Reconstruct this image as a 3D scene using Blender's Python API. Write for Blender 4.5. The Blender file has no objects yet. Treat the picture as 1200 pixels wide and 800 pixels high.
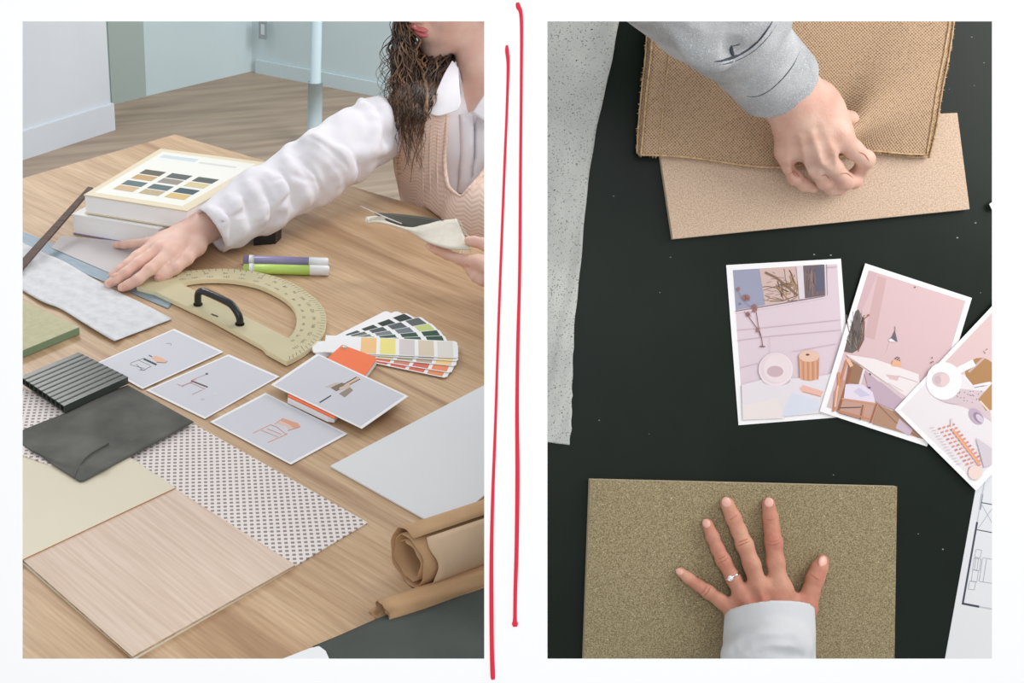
import bpy, math, random
import numpy as np
from mathutils import Vector, Matrix

# ------------------------------------------------------------------ camera, world, lamps, exposure
scene = bpy.context.scene
COL = scene.collection
FPX, PX, PY = 1500.0, 430.0, 400.0
PIT, ROL = math.radians(28), math.radians(2.6)
CAM = np.array([0.0, 0.0, 1.64])
TABLE_Z = 0.75
_r0 = np.array([1.0, 0, 0]); _u0 = np.array([0, math.sin(PIT), math.cos(PIT)])
FW = np.array([0, math.cos(PIT), -math.sin(PIT)])
RT = math.cos(ROL)*_r0 + math.sin(ROL)*_u0
UP = -math.sin(ROL)*_r0 + math.cos(ROL)*_u0

cd = bpy.data.cameras.new('camera'); cam = bpy.data.objects.new('camera', cd); COL.objects.link(cam)
cd.sensor_width = 36; cd.sensor_fit = 'HORIZONTAL'; cd.lens = FPX/1200*36
cd.shift_x = (600-PX)/1200; cd.shift_y = 0; cd.clip_start = 0.05; cd.clip_end = 60
m = Matrix(((RT[0], UP[0], -FW[0]), (RT[1], UP[1], -FW[1]), (RT[2], UP[2], -FW[2]))).to_4x4()
m.translation = Vector(CAM); cam.matrix_world = m
scene.camera = cam

w = bpy.data.worlds.new('world'); scene.world = w; w.use_nodes = True
w.node_tree.nodes['Background'].inputs[0].default_value = (0.97, 0.985, 1.0, 1)
w.node_tree.nodes['Background'].inputs[1].default_value = 0.68

def area(name, loc, target, size, power, col=(1, 1, 1), size_y=None):
    l = bpy.data.lights.new(name, 'AREA'); l.energy = power; l.color = col
    l.shape = 'RECTANGLE'; l.size = size; l.size_y = size_y or size
    o = bpy.data.objects.new(name, l); COL.objects.link(o); o.location = Vector(loc)
    o.rotation_euler = (Vector(target)-Vector(loc)).to_track_quat('-Z', 'Y').to_euler()
    return o
area('window_daylight', (-1.8, 4.0, 2.2), (-0.35, 2.2, 0.75), 1.4, 84, (1, 0.98, 0.95))
area('back_wall_fill', (1.5, 3.3, 2.5), (-0.3, 5.3, 0.8), 1.6, 80, (1, 0.99, 0.98))  # added fill light with no visible source, brightens the far walls
BRD = 1.275   # distance of the black table surface from the camera plane
def CP(x, y, z):   # point given in camera axes (metres): right, up, forward
    return CAM + RT*x + UP*y + FW*z
area('studio_window', CP(1.0, 0.42, 0.84), CP(0.42, 0.05, 1.275), 0.5, 5.2, (1, 0.98, 0.96))
area('front_wall_fill', CP(0.12, 0.3, -0.6), CP(0.12, 0, 0.8), 0.9, 8.5)  # added fill behind the camera, whitens the front wall

scene.view_settings.view_transform = 'Standard'
scene.view_settings.look = 'None'
scene.view_settings.exposure = 0.0
scene.view_settings.gamma = 1.0
scene.view_settings.use_curve_mapping = False

# ------------------------------------------------------------------ placing
def ray(x, y): return RT*(x-PX)/FPX - UP*(y-PY)/FPX + FW
def T(x, y, h=0.0):                      # on the wooden table
    d = ray(x, y); return CAM + d*((TABLE_Z+h-CAM[2])/d[2])
def F(x, y, h=0.0):                      # on the floor
    d = ray(x, y); return CAM + d*((h-CAM[2])/d[2])
def B(x, y, h=0.0): return CAM + ray(x, y)*(BRD-h)      # on the black table
def D(x, y, z): return CAM + ray(x, y)*z
ZUP = np.array([0, 0, 1.0]); NB = -FW
C0 = T(205, 157); bdir = T(440, 226)-C0; bdir /= np.linalg.norm(bdir); adir = np.array([bdir[1], -bdir[0], 0])
TABF = Matrix(((bdir[0], -bdir[1], 0), (bdir[1], bdir[0], 0), (0, 0, 1)))
BRDF = Matrix(((RT[0], UP[0], NB[0]), (RT[1], UP[1], NB[1]), (RT[2], UP[2], NB[2])))
IDF = Matrix.Identity(3)

# ------------------------------------------------------------------ materials
def lin(c):
    return tuple(((v/255)/12.92 if v/255 <= 0.04045 else ((v/255+0.055)/1.055)**2.4) for v in c[:3]) + (1,)
def mat(name, c, rough=0.6, c2=None, scale=30, detail=4, stretch=(1, 1, 1), bump=0, bscale=None, spec=0.3,
        lo=0.35, hi=0.65, metal=0, vcol=False, flecks=None, alpha=1, trans=0, sss=0, rot=0):
    m = bpy.data.materials.new(name); m.use_nodes = True
    nt = m.node_tree; N = nt.nodes; L = nt.links; bs = N['Principled BSDF']
    bs.inputs['Roughness'].default_value = rough; bs.inputs['Specular IOR Level'].default_value = spec
    bs.inputs['Metallic'].default_value = metal; bs.inputs['Base Color'].default_value = lin(c)
    bs.inputs['Alpha'].default_value = alpha; bs.inputs['Transmission Weight'].default_value = trans
    if sss:
        bs.inputs['Subsurface Weight'].default_value = sss; bs.inputs['Subsurface Radius'].default_value = (0.01, 0.004, 0.002)
        bs.inputs['Subsurface Scale'].default_value = 0.5
    tc = N.new('ShaderNodeTexCoord'); mp = N.new('ShaderNodeMapping'); mp.inputs['Scale'].default_value = stretch
    if rot:
        m0 = N.new('ShaderNodeMapping'); m0.inputs['Rotation'].default_value = (0, 0, rot); L.new(tc.outputs['Object'], m0.inputs['Vector']); L.new(m0.outputs[0], mp.inputs['Vector'])
    else: L.new(tc.outputs['Object'], mp.inputs['Vector'])
    out = None
    if c2 is not None:
        ns = N.new('ShaderNodeTexNoise'); ns.inputs['Scale'].default_value = scale; ns.inputs['Detail'].default_value = detail
        L.new(mp.outputs[0], ns.inputs['Vector'])
        rp = N.new('ShaderNodeValToRGB'); rp.color_ramp.elements[0].position = lo; rp.color_ramp.elements[1].position = hi
        rp.color_ramp.elements[0].color = lin(c2); rp.color_ramp.elements[1].color = lin(c)
        L.new(ns.outputs['Fac'], rp.inputs['Fac']); out = rp.outputs['Color']
    if vcol:
        at = N.new('ShaderNodeAttribute'); at.attribute_name = 'col'; out = at.outputs['Color']
    for fl in (flecks or []):        # (colour, scale, threshold)
        n2 = N.new('ShaderNodeTexNoise'); n2.inputs['Scale'].default_value = fl[1]; n2.inputs['Detail'].default_value = 1.5
        L.new(mp.outputs[0], n2.inputs['Vector'])
        r2 = N.new('ShaderNodeValToRGB'); r2.color_ramp.elements[0].position = fl[2]; r2.color_ramp.elements[1].position = fl[2]+0.04
        r2.color_ramp.elements[0].color = (0, 0, 0, 1); r2.color_ramp.elements[1].color = (1, 1, 1, 1)
        mx = N.new('ShaderNodeMix'); mx.data_type = 'RGBA'
        L.new(n2.outputs['Fac'], r2.inputs['Fac']); L.new(r2.outputs['Color'], mx.inputs[0])
        if out is not None: L.new(out, mx.inputs[6])
        else: mx.inputs[6].default_value = lin(c)
        mx.inputs[7].default_value = lin(fl[0]); out = mx.outputs[2]
    if out is not None: L.new(out, bs.inputs['Base Color'])
    if bump:
        nb = N.new('ShaderNodeTexNoise'); nb.inputs['Scale'].default_value = bscale or scale; nb.inputs['Detail'].default_value = 5
        L.new(mp.outputs[0], nb.inputs['Vector'])
        bp = N.new('ShaderNodeBump'); bp.inputs['Strength'].default_value = bump; bp.inputs['Distance'].default_value = 0.002
        L.new(nb.outputs['Fac'], bp.inputs['Height']); L.new(bp.outputs[0], bs.inputs['Normal'])
    return m
def nodes_of(m):
    return m.node_tree.nodes, m.node_tree.links, m.node_tree.nodes['Principled BSDF']
def mathn(N, L, op, a, b=None):
    n = N.new('ShaderNodeMath'); n.operation = op
    for i, v in enumerate((a, b)):
        if v is None: continue
        if isinstance(v, (int, float)): n.inputs[i].default_value = v
        else: L.new(v, n.inputs[i])
    return n.outputs[0]
def mixn(N, L, f, a, b):
    mx = N.new('ShaderNodeMix'); mx.data_type = 'RGBA'; L.new(f, mx.inputs[0])
    for i, v in ((6, a), (7, b)):
        if isinstance(v, tuple): mx.inputs[i].default_value = v
        else: L.new(v, mx.inputs[i])
    return mx.outputs[2]

M = {}
M['panel'] = mat('white_card', (252, 252, 252), 0.9, spec=0.1)
M['red'] = mat('red_paint', (222, 50, 72), 0.7, spec=0.2)
M['wall'] = mat('pale_blue_wall', (192, 208, 212), 0.8, (187, 203, 208), 2)
M['wallw'] = mat('pale_grey_wall', (206, 212, 219), 0.8, (200, 206, 214), 2)
M['post'] = mat('pale_blue_metal', (176, 194, 201), 0.65, spec=0.4)
M['wall_shade'] = mat('shaded_wall_tone', (160, 172, 168), 0.8)  # wall colour with the shade beside the partition mixed in
M['switch'] = mat('grey_plastic', (150, 160, 165), 0.5)
M['floor'] = mat('grey_oak_floor', (166, 148, 130), 0.5, (140, 124, 108), 3, 5, (0.6, 7, 1), spec=0.3)
M['black_box'] = mat('black_plastic', (28, 30, 32), 0.4, spec=0.4)
M['card'] = mat('card_stock', (238, 237, 238), 0.7, spec=0.2)
M['print'] = mat('printed_ink', (255, 255, 255), 0.45, vcol=True, spec=0.35)
M['pages'] = mat('page_edges', (254, 254, 254), 0.8, (251, 251, 251), 6, 2, (0.5, 0.5, 200), spec=0.1)
M['cover'] = mat('cream_cover', (226, 214, 188), 0.5)
M['textured_paper'] = mat('embossed_white_paper', (224, 224, 226), 0.85, (212, 213, 217), 60, 5, bump=0.8, bscale=90, spec=0.1)
M['steel'] = mat('brushed_steel', (150, 165, 176), 0.45, (135, 150, 162), 30, 2, (1, 12, 1), metal=0.3)
M['film'] = mat('tracing_film', (222, 216, 216), 0.5, alpha=0.72)
M['slat'] = mat('dark_walnut', (104, 84, 76), 0.6, (84, 66, 60), 40, 3, (1, 8, 1))
M['green'] = mat('green_board_face', (198, 194, 162), 0.85, (188, 185, 152), 120, 3)
M['green_edge'] = mat('green_board_edge', (138, 160, 128), 0.8)
M['ribbed'] = mat('dark_ribbed_plastic', (66, 72, 67), 0.3, spec=0.5)
M['ribbed_line'] = mat('dark_rib_groove', (18, 17, 14), 0.4, spec=0.4)
M['fabric'] = mat('grey_fabric', (112, 112, 107), 0.8, (86, 87, 83), 14, 5, bump=0.25, bscale=700, spec=0.15)
M['cream'] = mat('cream_sheet', (222, 214, 192), 0.6, (219, 210, 188), 4)
M['cream_edge'] = mat('amber_edge', (190, 140, 90), 0.6)
M['ply'] = mat('pale_veneer', (222, 201, 184), 0.55, (208, 184, 165), 6, 6, (1.3, 38, 1), spec=0.3, rot=math.radians(11))
M['ply_edge'] = mat('veneer_edge', (214, 196, 176), 0.7, (170, 140, 112), 90, 2, (1, 1, 8))
M['protractor'] = mat('protractor_yellow', (204, 194, 160), 0.5, (198, 188, 153), 14, 4)
M['protractor_edge'] = mat('protractor_pale_edge', (243, 234, 196), 0.5)
M['ink'] = mat('dark_ink', (84, 80, 66), 0.7)
M['handle'] = mat('black_handle', (24, 28, 30), 0.25, spec=0.6)
M['lilac'] = mat('lilac_marker', (150, 142, 186), 0.3, spec=0.5)
M['lime'] = mat('lime_marker', (192, 224, 112), 0.3, spec=0.5)
M['white_plastic'] = mat('white_plastic', (232, 234, 236), 0.3, spec=0.5)
M['orange'] = mat('orange_cover', (246, 122, 76), 0.4, spec=0.4)
M['brass'] = mat('pale_screw', (226, 214, 190), 0.3, metal=0.6)
M['white_sheet'] = mat('white_sheet', (222, 223, 225), 0.7, (219, 220, 223), 3)
M['kraft'] = mat('kraft_paper', (204, 168, 130), 0.8, (182, 146, 110), 9, 5, bump=0.35, bscale=18, spec=0.15)
M['kraft_light'] = mat('light_kraft_paper', (220, 192, 162), 0.8, (202, 174, 144), 9, 5, bump=0.35, bscale=22, spec=0.15)
M['charcoal'] = mat('charcoal_cloth', (78, 84, 80), 0.75, (70, 76, 73), 12, 4, bump=0.15, bscale=500, spec=0.2)
M['skin'] = mat('skin_light', (240, 204, 188), 0.5, (232, 188, 172), 28, 4, bump=0.12, bscale=260, spec=0.3, sss=0.15)
M['skin2'] = mat('skin_rosy', (206, 154, 130), 0.5, (190, 126, 106), 34, 4, bump=0.25, bscale=380, spec=0.3, sss=0.15)
M['skin3'] = mat('skin_fair', (222, 186, 168), 0.5, (208, 160, 142), 34, 4, bump=0.2, bscale=380, spec=0.3, sss=0.15)
M['nail'] = mat('fingernail', (232, 178, 162), 0.3, spec=0.5)
M['crease'] = mat('skin_crease', (188, 116, 98), 0.6)
M['knit_dark'] = mat('brown_rib_yarn', (200, 166, 142), 0.9, spec=0.1)  # browner yarn of the armhole ribs
M['lips'] = mat('pink_lips', (226, 124, 128), 0.4, spec=0.4)
M['hair'] = mat('dark_brown_hair', (44, 34, 30), 0.4, (72, 54, 42), 20, 3, spec=0.4)
M['hair2'] = mat('brown_hair', (146, 110, 82), 0.45, (104, 76, 56), 20, 3, spec=0.4)
M['shirt'] = mat('white_cotton', (234, 232, 237), 0.8, (228, 226, 232), 12, 4, bump=0.2, bscale=60, spec=0.15)
M['shirt2'] = mat('white_cuff_cotton', (212, 214, 216), 0.8, (205, 207, 210), 12, 4, bump=0.3, bscale=70, spec=0.15)
M['swatch'] = mat('cream_canvas', (226, 221, 208), 0.85, (218, 212, 198), 80, 3)
M['swatch_dark'] = mat('dark_swatch', (92, 90, 84), 0.8)
M['black_table'] = mat('black_painted_table', (19, 29, 23), 0.40, (14, 23, 18), 9, 4, spec=0.2)
M['speckled'] = mat('speckled_felt', (196, 198, 194), 0.9, (178, 181, 177), 14, 6, bump=0.25, bscale=200, spec=0.1,
                    flecks=[((132, 130, 124), 620, 0.62), ((84, 80, 74), 420, 0.70)])
M['mdf'] = mat('olive_fibreboard', (164, 151, 119), 0.85, (122, 109, 82), 800, 2, spec=0.15, flecks=[((88, 76, 56), 560, 0.70), ((204, 194, 166), 600, 0.69)], lo=0.36, hi=0.62)
M['mdf2'] = mat('tan_fibreboard', (212, 188, 166), 0.85, (182, 157, 135), 800, 2, spec=0.15, flecks=[((130, 106, 86), 560, 0.71)], lo=0.36, hi=0.62)
M['mdf_edge'] = mat('fibreboard_edge', (198, 182, 152), 0.85)
M['silver'] = mat('silver', (232, 232, 236), 0.15, metal=1)
M['gem'] = mat('clear_stone', (240, 240, 248), 0.05, spec=1.0)
M['dust'] = mat('dust_speck', (150, 152, 146), 0.9)

# wooden table: long soft figure along the boards
def wood():
    m = mat('oak_table', (205, 170, 134), 0.36, spec=0.35)
    N, L, bs = nodes_of(m)
    tc0 = N.new('ShaderNodeTexCoord'); m0 = N.new('ShaderNodeMapping'); m0.inputs['Rotation'].default_value = (0, 0, math.radians(8)); L.new(tc0.outputs['Object'], m0.inputs[0])
    def ns(sc, st, det, dist=0.0):
        mp = N.new('ShaderNodeMapping'); mp.inputs['Scale'].default_value = st; L.new(m0.outputs[0], mp.inputs[0])
        n = N.new('ShaderNodeTexNoise'); n.inputs['Scale'].default_value = sc; n.inputs['Detail'].default_value = det
        n.inputs['Distortion'].default_value = dist; L.new(mp.outputs[0], n.inputs[0]); return n.outputs['Fac']
    def ramp(f, a, b, ca, cb):
        r = N.new('ShaderNodeValToRGB'); r.color_ramp.elements[0].position = a; r.color_ramp.elements[1].position = b
        r.color_ramp.elements[0].color = ca; r.color_ramp.elements[1].color = cb; L.new(f, r.inputs[0]); return r.outputs[0]
    base = ramp(ns(4, (0.45, 3.5, 1), 5, 0.4), 0.3, 0.7, lin((192, 158, 123)), lin((219, 190, 156)))
    fine = ramp(ns(30, (0.5, 10, 1), 4), 0.35, 0.7, (0.78, 0.74, 0.70, 1), (1, 1, 1, 1))
    mx = N.new('ShaderNodeMix'); mx.data_type = 'RGBA'; mx.blend_type = 'MULTIPLY'; mx.inputs[0].default_value = 1
    L.new(base, mx.inputs[6]); L.new(fine, mx.inputs[7])
    streak = ramp(ns(2.3, (0.35, 6, 1), 4, 1.0), 0.54, 0.70, (0, 0, 0, 1), (0.62, 0.62, 0.62, 1))
    L.new(mixn(N, L, streak, mx.outputs[2], lin((138, 98, 68))), bs.inputs['Base Color'])
    return m
M['oak'] = wood()

def dots():
    m = mat('dot_printed_sheet', (232, 224, 220), 0.6, spec=0.25)
    N, L, bs = nodes_of(m)
    tc = N.new('ShaderNodeTexCoord'); mp = N.new('ShaderNodeMapping')
    e = T(257.2, 560)-T(250, 560); ang = math.atan2(e[1], e[0])-math.atan2(bdir[1], bdir[0]); pit = float(np.linalg.norm(e))
    mp.inputs['Rotation'].default_value = (0, 0, -ang-0.06); mp.inputs['Scale'].default_value = (1/pit, 1/(pit*1.0), 1)
    L.new(tc.outputs['Object'], mp.inputs[0]); sp = N.new('ShaderNodeSeparateXYZ'); L.new(mp.outputs[0], sp.inputs[0])
    def band(o, w):
        f = mathn(N, L, 'FRACT', mathn(N, L, 'ADD', o, 100.0)); f = mathn(N, L, 'ABSOLUTE', mathn(N, L, 'SUBTRACT', f, 0.5))
        return mathn(N, L, 'LESS_THAN', f, w)
    k = mathn(N, L, 'MULTIPLY', band(sp.outputs[0], 0.27), band(sp.outputs[1], 0.25))
    L.new(mixn(N, L, k, lin((232, 224, 220)), lin((148, 134, 132))), bs.inputs['Base Color'])
    return m
M['dots'] = dots()

def burlap():
    m = mat('burlap', (186, 152, 116), 0.9, spec=0.1)
    N, L, bs = nodes_of(m)
    tc = N.new('ShaderNodeTexCoord'); mp = N.new('ShaderNodeMapping'); L.new(tc.outputs['Object'], mp.inputs[0])
    mp.inputs['Rotation'].default_value = (0, 0, 0.07)
    nz = N.new('ShaderNodeTexNoise'); nz.inputs['Scale'].default_value = 60; L.new(mp.outputs[0], nz.inputs[0])
    add = N.new('ShaderNodeVectorMath'); add.operation = 'MULTIPLY_ADD'; L.new(nz.outputs['Color'], add.inputs[0])
    add.inputs[1].default_value = (0.0016,)*3; L.new(mp.outputs[0], add.inputs[2])
    sp = N.new('ShaderNodeSeparateXYZ'); L.new(add.outputs[0], sp.inputs[0])
    k = 2*math.pi/0.0032
    sx = mathn(N, L, 'SINE', mathn(N, L, 'MULTIPLY', sp.outputs[0], k)); sy = mathn(N, L, 'SINE', mathn(N, L, 'MULTIPLY', sp.outputs[1], k))
    pr = mathn(N, L, 'MULTIPLY', sx, sy)
    h = mathn(N, L, 'MULTIPLY_ADD', pr, 0.5); h.node.inputs[2].default_value = 0.5
    n2 = N.new('ShaderNodeTexNoise'); n2.inputs['Scale'].default_value = 500; L.new(tc.outputs['Object'], n2.inputs[0])
    h2 = mathn(N, L, 'MULTIPLY', mathn(N, L, 'ADD', h, n2.outputs['Fac']), 0.66)
    rp = N.new('ShaderNodeValToRGB'); rp.color_ramp.elements[0].position = 0.25; rp.color_ramp.elements[1].position = 0.72
    rp.color_ramp.elements[0].color = lin((98, 77, 58)); rp.color_ramp.elements[1].color = lin((192, 163, 134)); L.new(h2, rp.inputs[0])
    L.new(rp.outputs[0], bs.inputs['Base Color'])
    bp = N.new('ShaderNodeBump'); bp.inputs['Strength'].default_value = 0.6; bp.inputs['Distance'].default_value = 0.001
    L.new(h, bp.inputs['Height']); L.new(bp.outputs[0], bs.inputs['Normal'])
    return m
M['burlap'] = burlap()
M['burlap_edge'] = mat('burlap_fray', (206, 178, 142), 0.9, (176, 144, 108), 300, 2, spec=0.1)

def knit():
    m = mat('beige_knit', (216, 188, 172), 0.9, spec=0.1)
    N, L, bs = nodes_of(m)
    tc = N.new('ShaderNodeTexCoord'); sp = N.new('ShaderNodeSeparateXYZ'); L.new(tc.outputs['Object'], sp.inputs[0])
    # little chevrons of knitted cable
    z = sp.outputs[0]
    tri = mathn(N, L, 'ABSOLUTE', mathn(N, L, 'SUBTRACT', mathn(N, L, 'FRACT', mathn(N, L, 'MULTIPLY', mathn(N, L, 'ADD', z, 5.0), 38.0)), 0.5))
    ph = mathn(N, L, 'ADD', mathn(N, L, 'MULTIPLY', sp.outputs[2], 1000.0), mathn(N, L, 'MULTIPLY', tri, 12.0))
    h = mathn(N, L, 'SINE', ph)
    rp = N.new('ShaderNodeValToRGB'); rp.color_ramp.elements[0].position = 0.0; rp.color_ramp.elements[1].position = 0.6
    rp.color_ramp.elements[0].color = lin((212, 184, 168)); rp.color_ramp.elements[1].color = lin((222, 198, 184))
    L.new(mathn(N, L, 'MULTIPLY_ADD', h, 0.5), rp.inputs[0]); h2 = rp.inputs[0].links[0].from_node; h2.inputs[2].default_value = 0.5
    L.new(rp.outputs[0], bs.inputs['Base Color'])
    bp = N.new('ShaderNodeBump'); bp.inputs['Strength'].default_value = 0.3; bp.inputs['Distance'].default_value = 0.001
    L.new(h, bp.inputs['Height']); L.new(bp.outputs[0], bs.inputs['Normal'])
    return m
M['knit'] = knit()

def denim():
    m = mat('grey_washed_denim', (188, 189, 190), 0.85, (154, 157, 160), 30, 8, bump=0.3, bscale=900, spec=0.15,
            flecks=[((212, 215, 218), 1500, 0.58)], lo=0.3, hi=0.7)
    return m
M['denim'] = denim()
M['seam'] = mat('dark_seam', (70, 76, 84), 0.9)

# ------------------------------------------------------------------ objects
def link(name, me, material, parent=None, smooth=False):
    if material is not None and not me.materials: me.materials.append(material)
    if smooth: me.polygons.foreach_set('use_smooth', [True]*len(me.polygons))
    o = bpy.data.objects.new(name, me); COL.objects.link(o)
    if parent is not None: o.parent = parent
    return o
FR = {}
def root_frame(parent, frame, loc):
    if parent is not None:
        p = parent
        while p.parent is not None: p = p.parent
        return FR[p.name]
    return (frame, np.array(loc, dtype=float))
def obj(name, verts, faces, material, parent=None, frame=IDF, loc=None, smooth=False, cols=None, matidx=None, mats=None):
    """verts are world points; stored in the frame of the thing they belong to"""
    V = np.array(verts, dtype=float)
    if loc is None and parent is None: loc = V.mean(axis=0)
    fr, lc = root_frame(parent, frame, loc if loc is not None else (0, 0, 0))
    Rm = np.array(fr); Vl = (V-lc)@Rm
    me = bpy.data.meshes.new(name); me.from_pydata([tuple(v) for v in Vl], [], [tuple(f) for f in faces])
    if mats:
        for mm in mats: me.materials.append(mm)
        me.polygons.foreach_set('material_index', matidx)
    if cols is not None:
        at = me.color_attributes.new('col', 'FLOAT_COLOR', 'CORNER')
        arr = []
        for p, c in zip(me.polygons, cols): arr += list(lin(c))*p.loop_total
        at.data.foreach_set('color', arr)
    me.update()
    o = link(name, me, material, parent, smooth)
    if parent is None:
        o.matrix_world = Matrix.Translation(Vector(lc)) @ fr.to_4x4(); FR[o.name] = (fr, lc)
    return o
def tag(o, label=None, cat=None, group=None, kind=None):
    if label: o['label'] = label
    if cat: o['category'] = cat
    if group: o['group'] = group
    if kind: o['kind'] = kind
    return o
def thing(name, loc, label, cat, frame=IDF, group=None):
    o = bpy.data.objects.new(name, None); COL.objects.link(o); o.empty_display_size = 0.02
    o.matrix_world = Matrix.Translation(Vector(loc)) @ frame.to_4x4(); FR[o.name] = (frame, np.array(loc, dtype=float))
    return tag(o, label, cat, group)

def slab_data(top, n, th):
    top = np.array(top); k = len(top); bot = top-np.array(n)*th
    # make the ring run counter-clockwise around n
    c = top.mean(axis=0); s = sum(np.dot(np.cross(top[i]-c, top[(i+1) % k]-c), n) for i in range(k))
    if s < 0: top = top[::-1]; bot = bot[::-1]
    V = np.vstack([top, bot]); Fc = [list(range(k)), list(range(2*k-1, k-1, -1))]
    for i in range(k):
        j = (i+1) % k; Fc.append([i, k+i, k+j, j])
    return V, Fc
def slab(name, top, th, material, parent=None, n=ZUP, frame=TABF, edge=None, bevel=0.0, loc=None):
    V, Fc = slab_data(top, n, th)
    mi = None; ms = None
    if edge is not None: ms = [material, edge]; mi = [0, 0]+[1]*(len(Fc)-2)
    o = obj(name, V, Fc, None if ms else material, parent, frame, loc, mats=ms, matidx=mi)
    if bevel:
        b = o.modifiers.new('bevel', 'BEVEL'); b.width = bevel; b.segments = 2; b.limit_method = 'ANGLE'
    return o
class Print:
    """flat ink: coloured polygons stacked a hair apart on a sheet"""
    def __init__(s, P, h, dh=0.00002): s.P, s.h, s.dh, s.V, s.F, s.C, s.k = P, h, dh, [], [], [], 0
    def poly(s, pts, c):
        s.k += 1; i = len(s.V)
        for x, y in pts: s.V.append(s.P(x, y, s.h+s.dh*s.k))
        s.F.append(list(range(i, i+len(pts)))); s.C.append(c)
    def line(s, pts, w, c):
        s.k += 1
        for (x0, y0), (x1, y1) in zip(pts, pts[1:]):
            l = math.hypot(x1-x0, y1-y0) or 1; nx, ny = -(y1-y0)/l*w/2, (x1-x0)/l*w/2
            i = len(s.V)
            for x, y in ((x0+nx, y0+ny), (x1+nx, y1+ny), (x1-nx, y1-ny), (x0-nx, y0-ny)): s.V.append(s.P(x, y, s.h+s.dh*s.k))
            s.F.append([i, i+1, i+2, i+3]); s.C.append(c)
    def ell(s, cx, cy, rx, ry, c, a=0, n=24):
        ca, sa = math.cos(math.radians(a)), math.sin(math.radians(a))
        s.poly([(cx+rx*math.cos(t)*ca-ry*math.sin(t)*sa, cy+rx*math.cos(t)*sa+ry*math.sin(t)*ca) for t in [2*math.pi*i/n for i in range(n)]], c)
    def build(s, name, parent, n):
        Fx = []
        for f in s.F:
            p = [s.V[i] for i in f]; nn = np.zeros(3)
            for i in range(len(p)): nn += np.cross(p[i], p[(i+1) % len(p)])
            Fx.append(f if np.dot(nn, n) > 0 else f[::-1])
        return obj(name, s.V, Fx, M['print'], parent, cols=s.C)
def tube_data(pts, rad, seg=8, caps=True, flat=None):
    pts = np.array(pts, dtype=float); n = len(pts); V = []; Fc = []
    rad = [rad]*n if np.isscalar(rad) else rad
    t = np.gradient(pts, axis=0); t /= np.linalg.norm(t, axis=1)[:, None]+1e-12
    ref = np.array([0.13, 0.21, 0.97]) if flat is None else np.array(flat)
    for i in range(n):
        u = np.cross(t[i], ref); u /= np.linalg.norm(u)+1e-12; v = np.cross(u, t[i])
        for k in range(seg):
            a = 2*math.pi*k/seg; V.append(pts[i]+rad[i]*(math.cos(a)*u+math.sin(a)*v))
    for i in range(n-1):
        for k in range(seg):
            j = (k+1) % seg; Fc.append([i*seg+k, i*seg+j, (i+1)*seg+j, (i+1)*seg+k])
    if caps: Fc.append(list(range(seg))); Fc.append(list(range((n-1)*seg, n*seg))[::-1])
    return V, Fc
def join(parts):
    V = []; Fc = []
    for v, f in parts:
        b = len(V); V += [np.array(x) for x in v]; Fc += [[i+b for i in q] for q in f]
    return V, Fc
def tube(name, pts, rad, material, parent=None, seg=8, frame=IDF, loc=None, flat=None):
    V, Fc = tube_data(pts, rad, seg, flat=flat); return obj(name, V, Fc, material, parent, frame, loc, smooth=True)
def grid_data(P):      # P[i][j] world points
    n, mm = len(P), len(P[0]); V = [P[i][j] for i in range(n) for j in range(mm)]
    Fc = [[i*mm+j, i*mm+j+1, (i+1)*mm+j+1, (i+1)*mm+j] for i in range(n-1) for j in range(mm-1)]
    return V, Fc
def sheet(name, P, material, parent=None, frame=TABF, th=0.0008, n=ZUP, loc=None):
    V, Fc = grid_data(P)
    a = np.cross(V[Fc[0][1]]-V[Fc[0][0]], V[Fc[0][3]]-V[Fc[0][0]])
    if np.dot(a, n) < 0: Fc = [f[::-1] for f in Fc]
    o = obj(name, V, Fc, material, parent, frame, loc, smooth=True)
    s = o.modifiers.new('thickness', 'SOLIDIFY'); s.thickness = th; s.offset = -1
    return o

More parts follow.
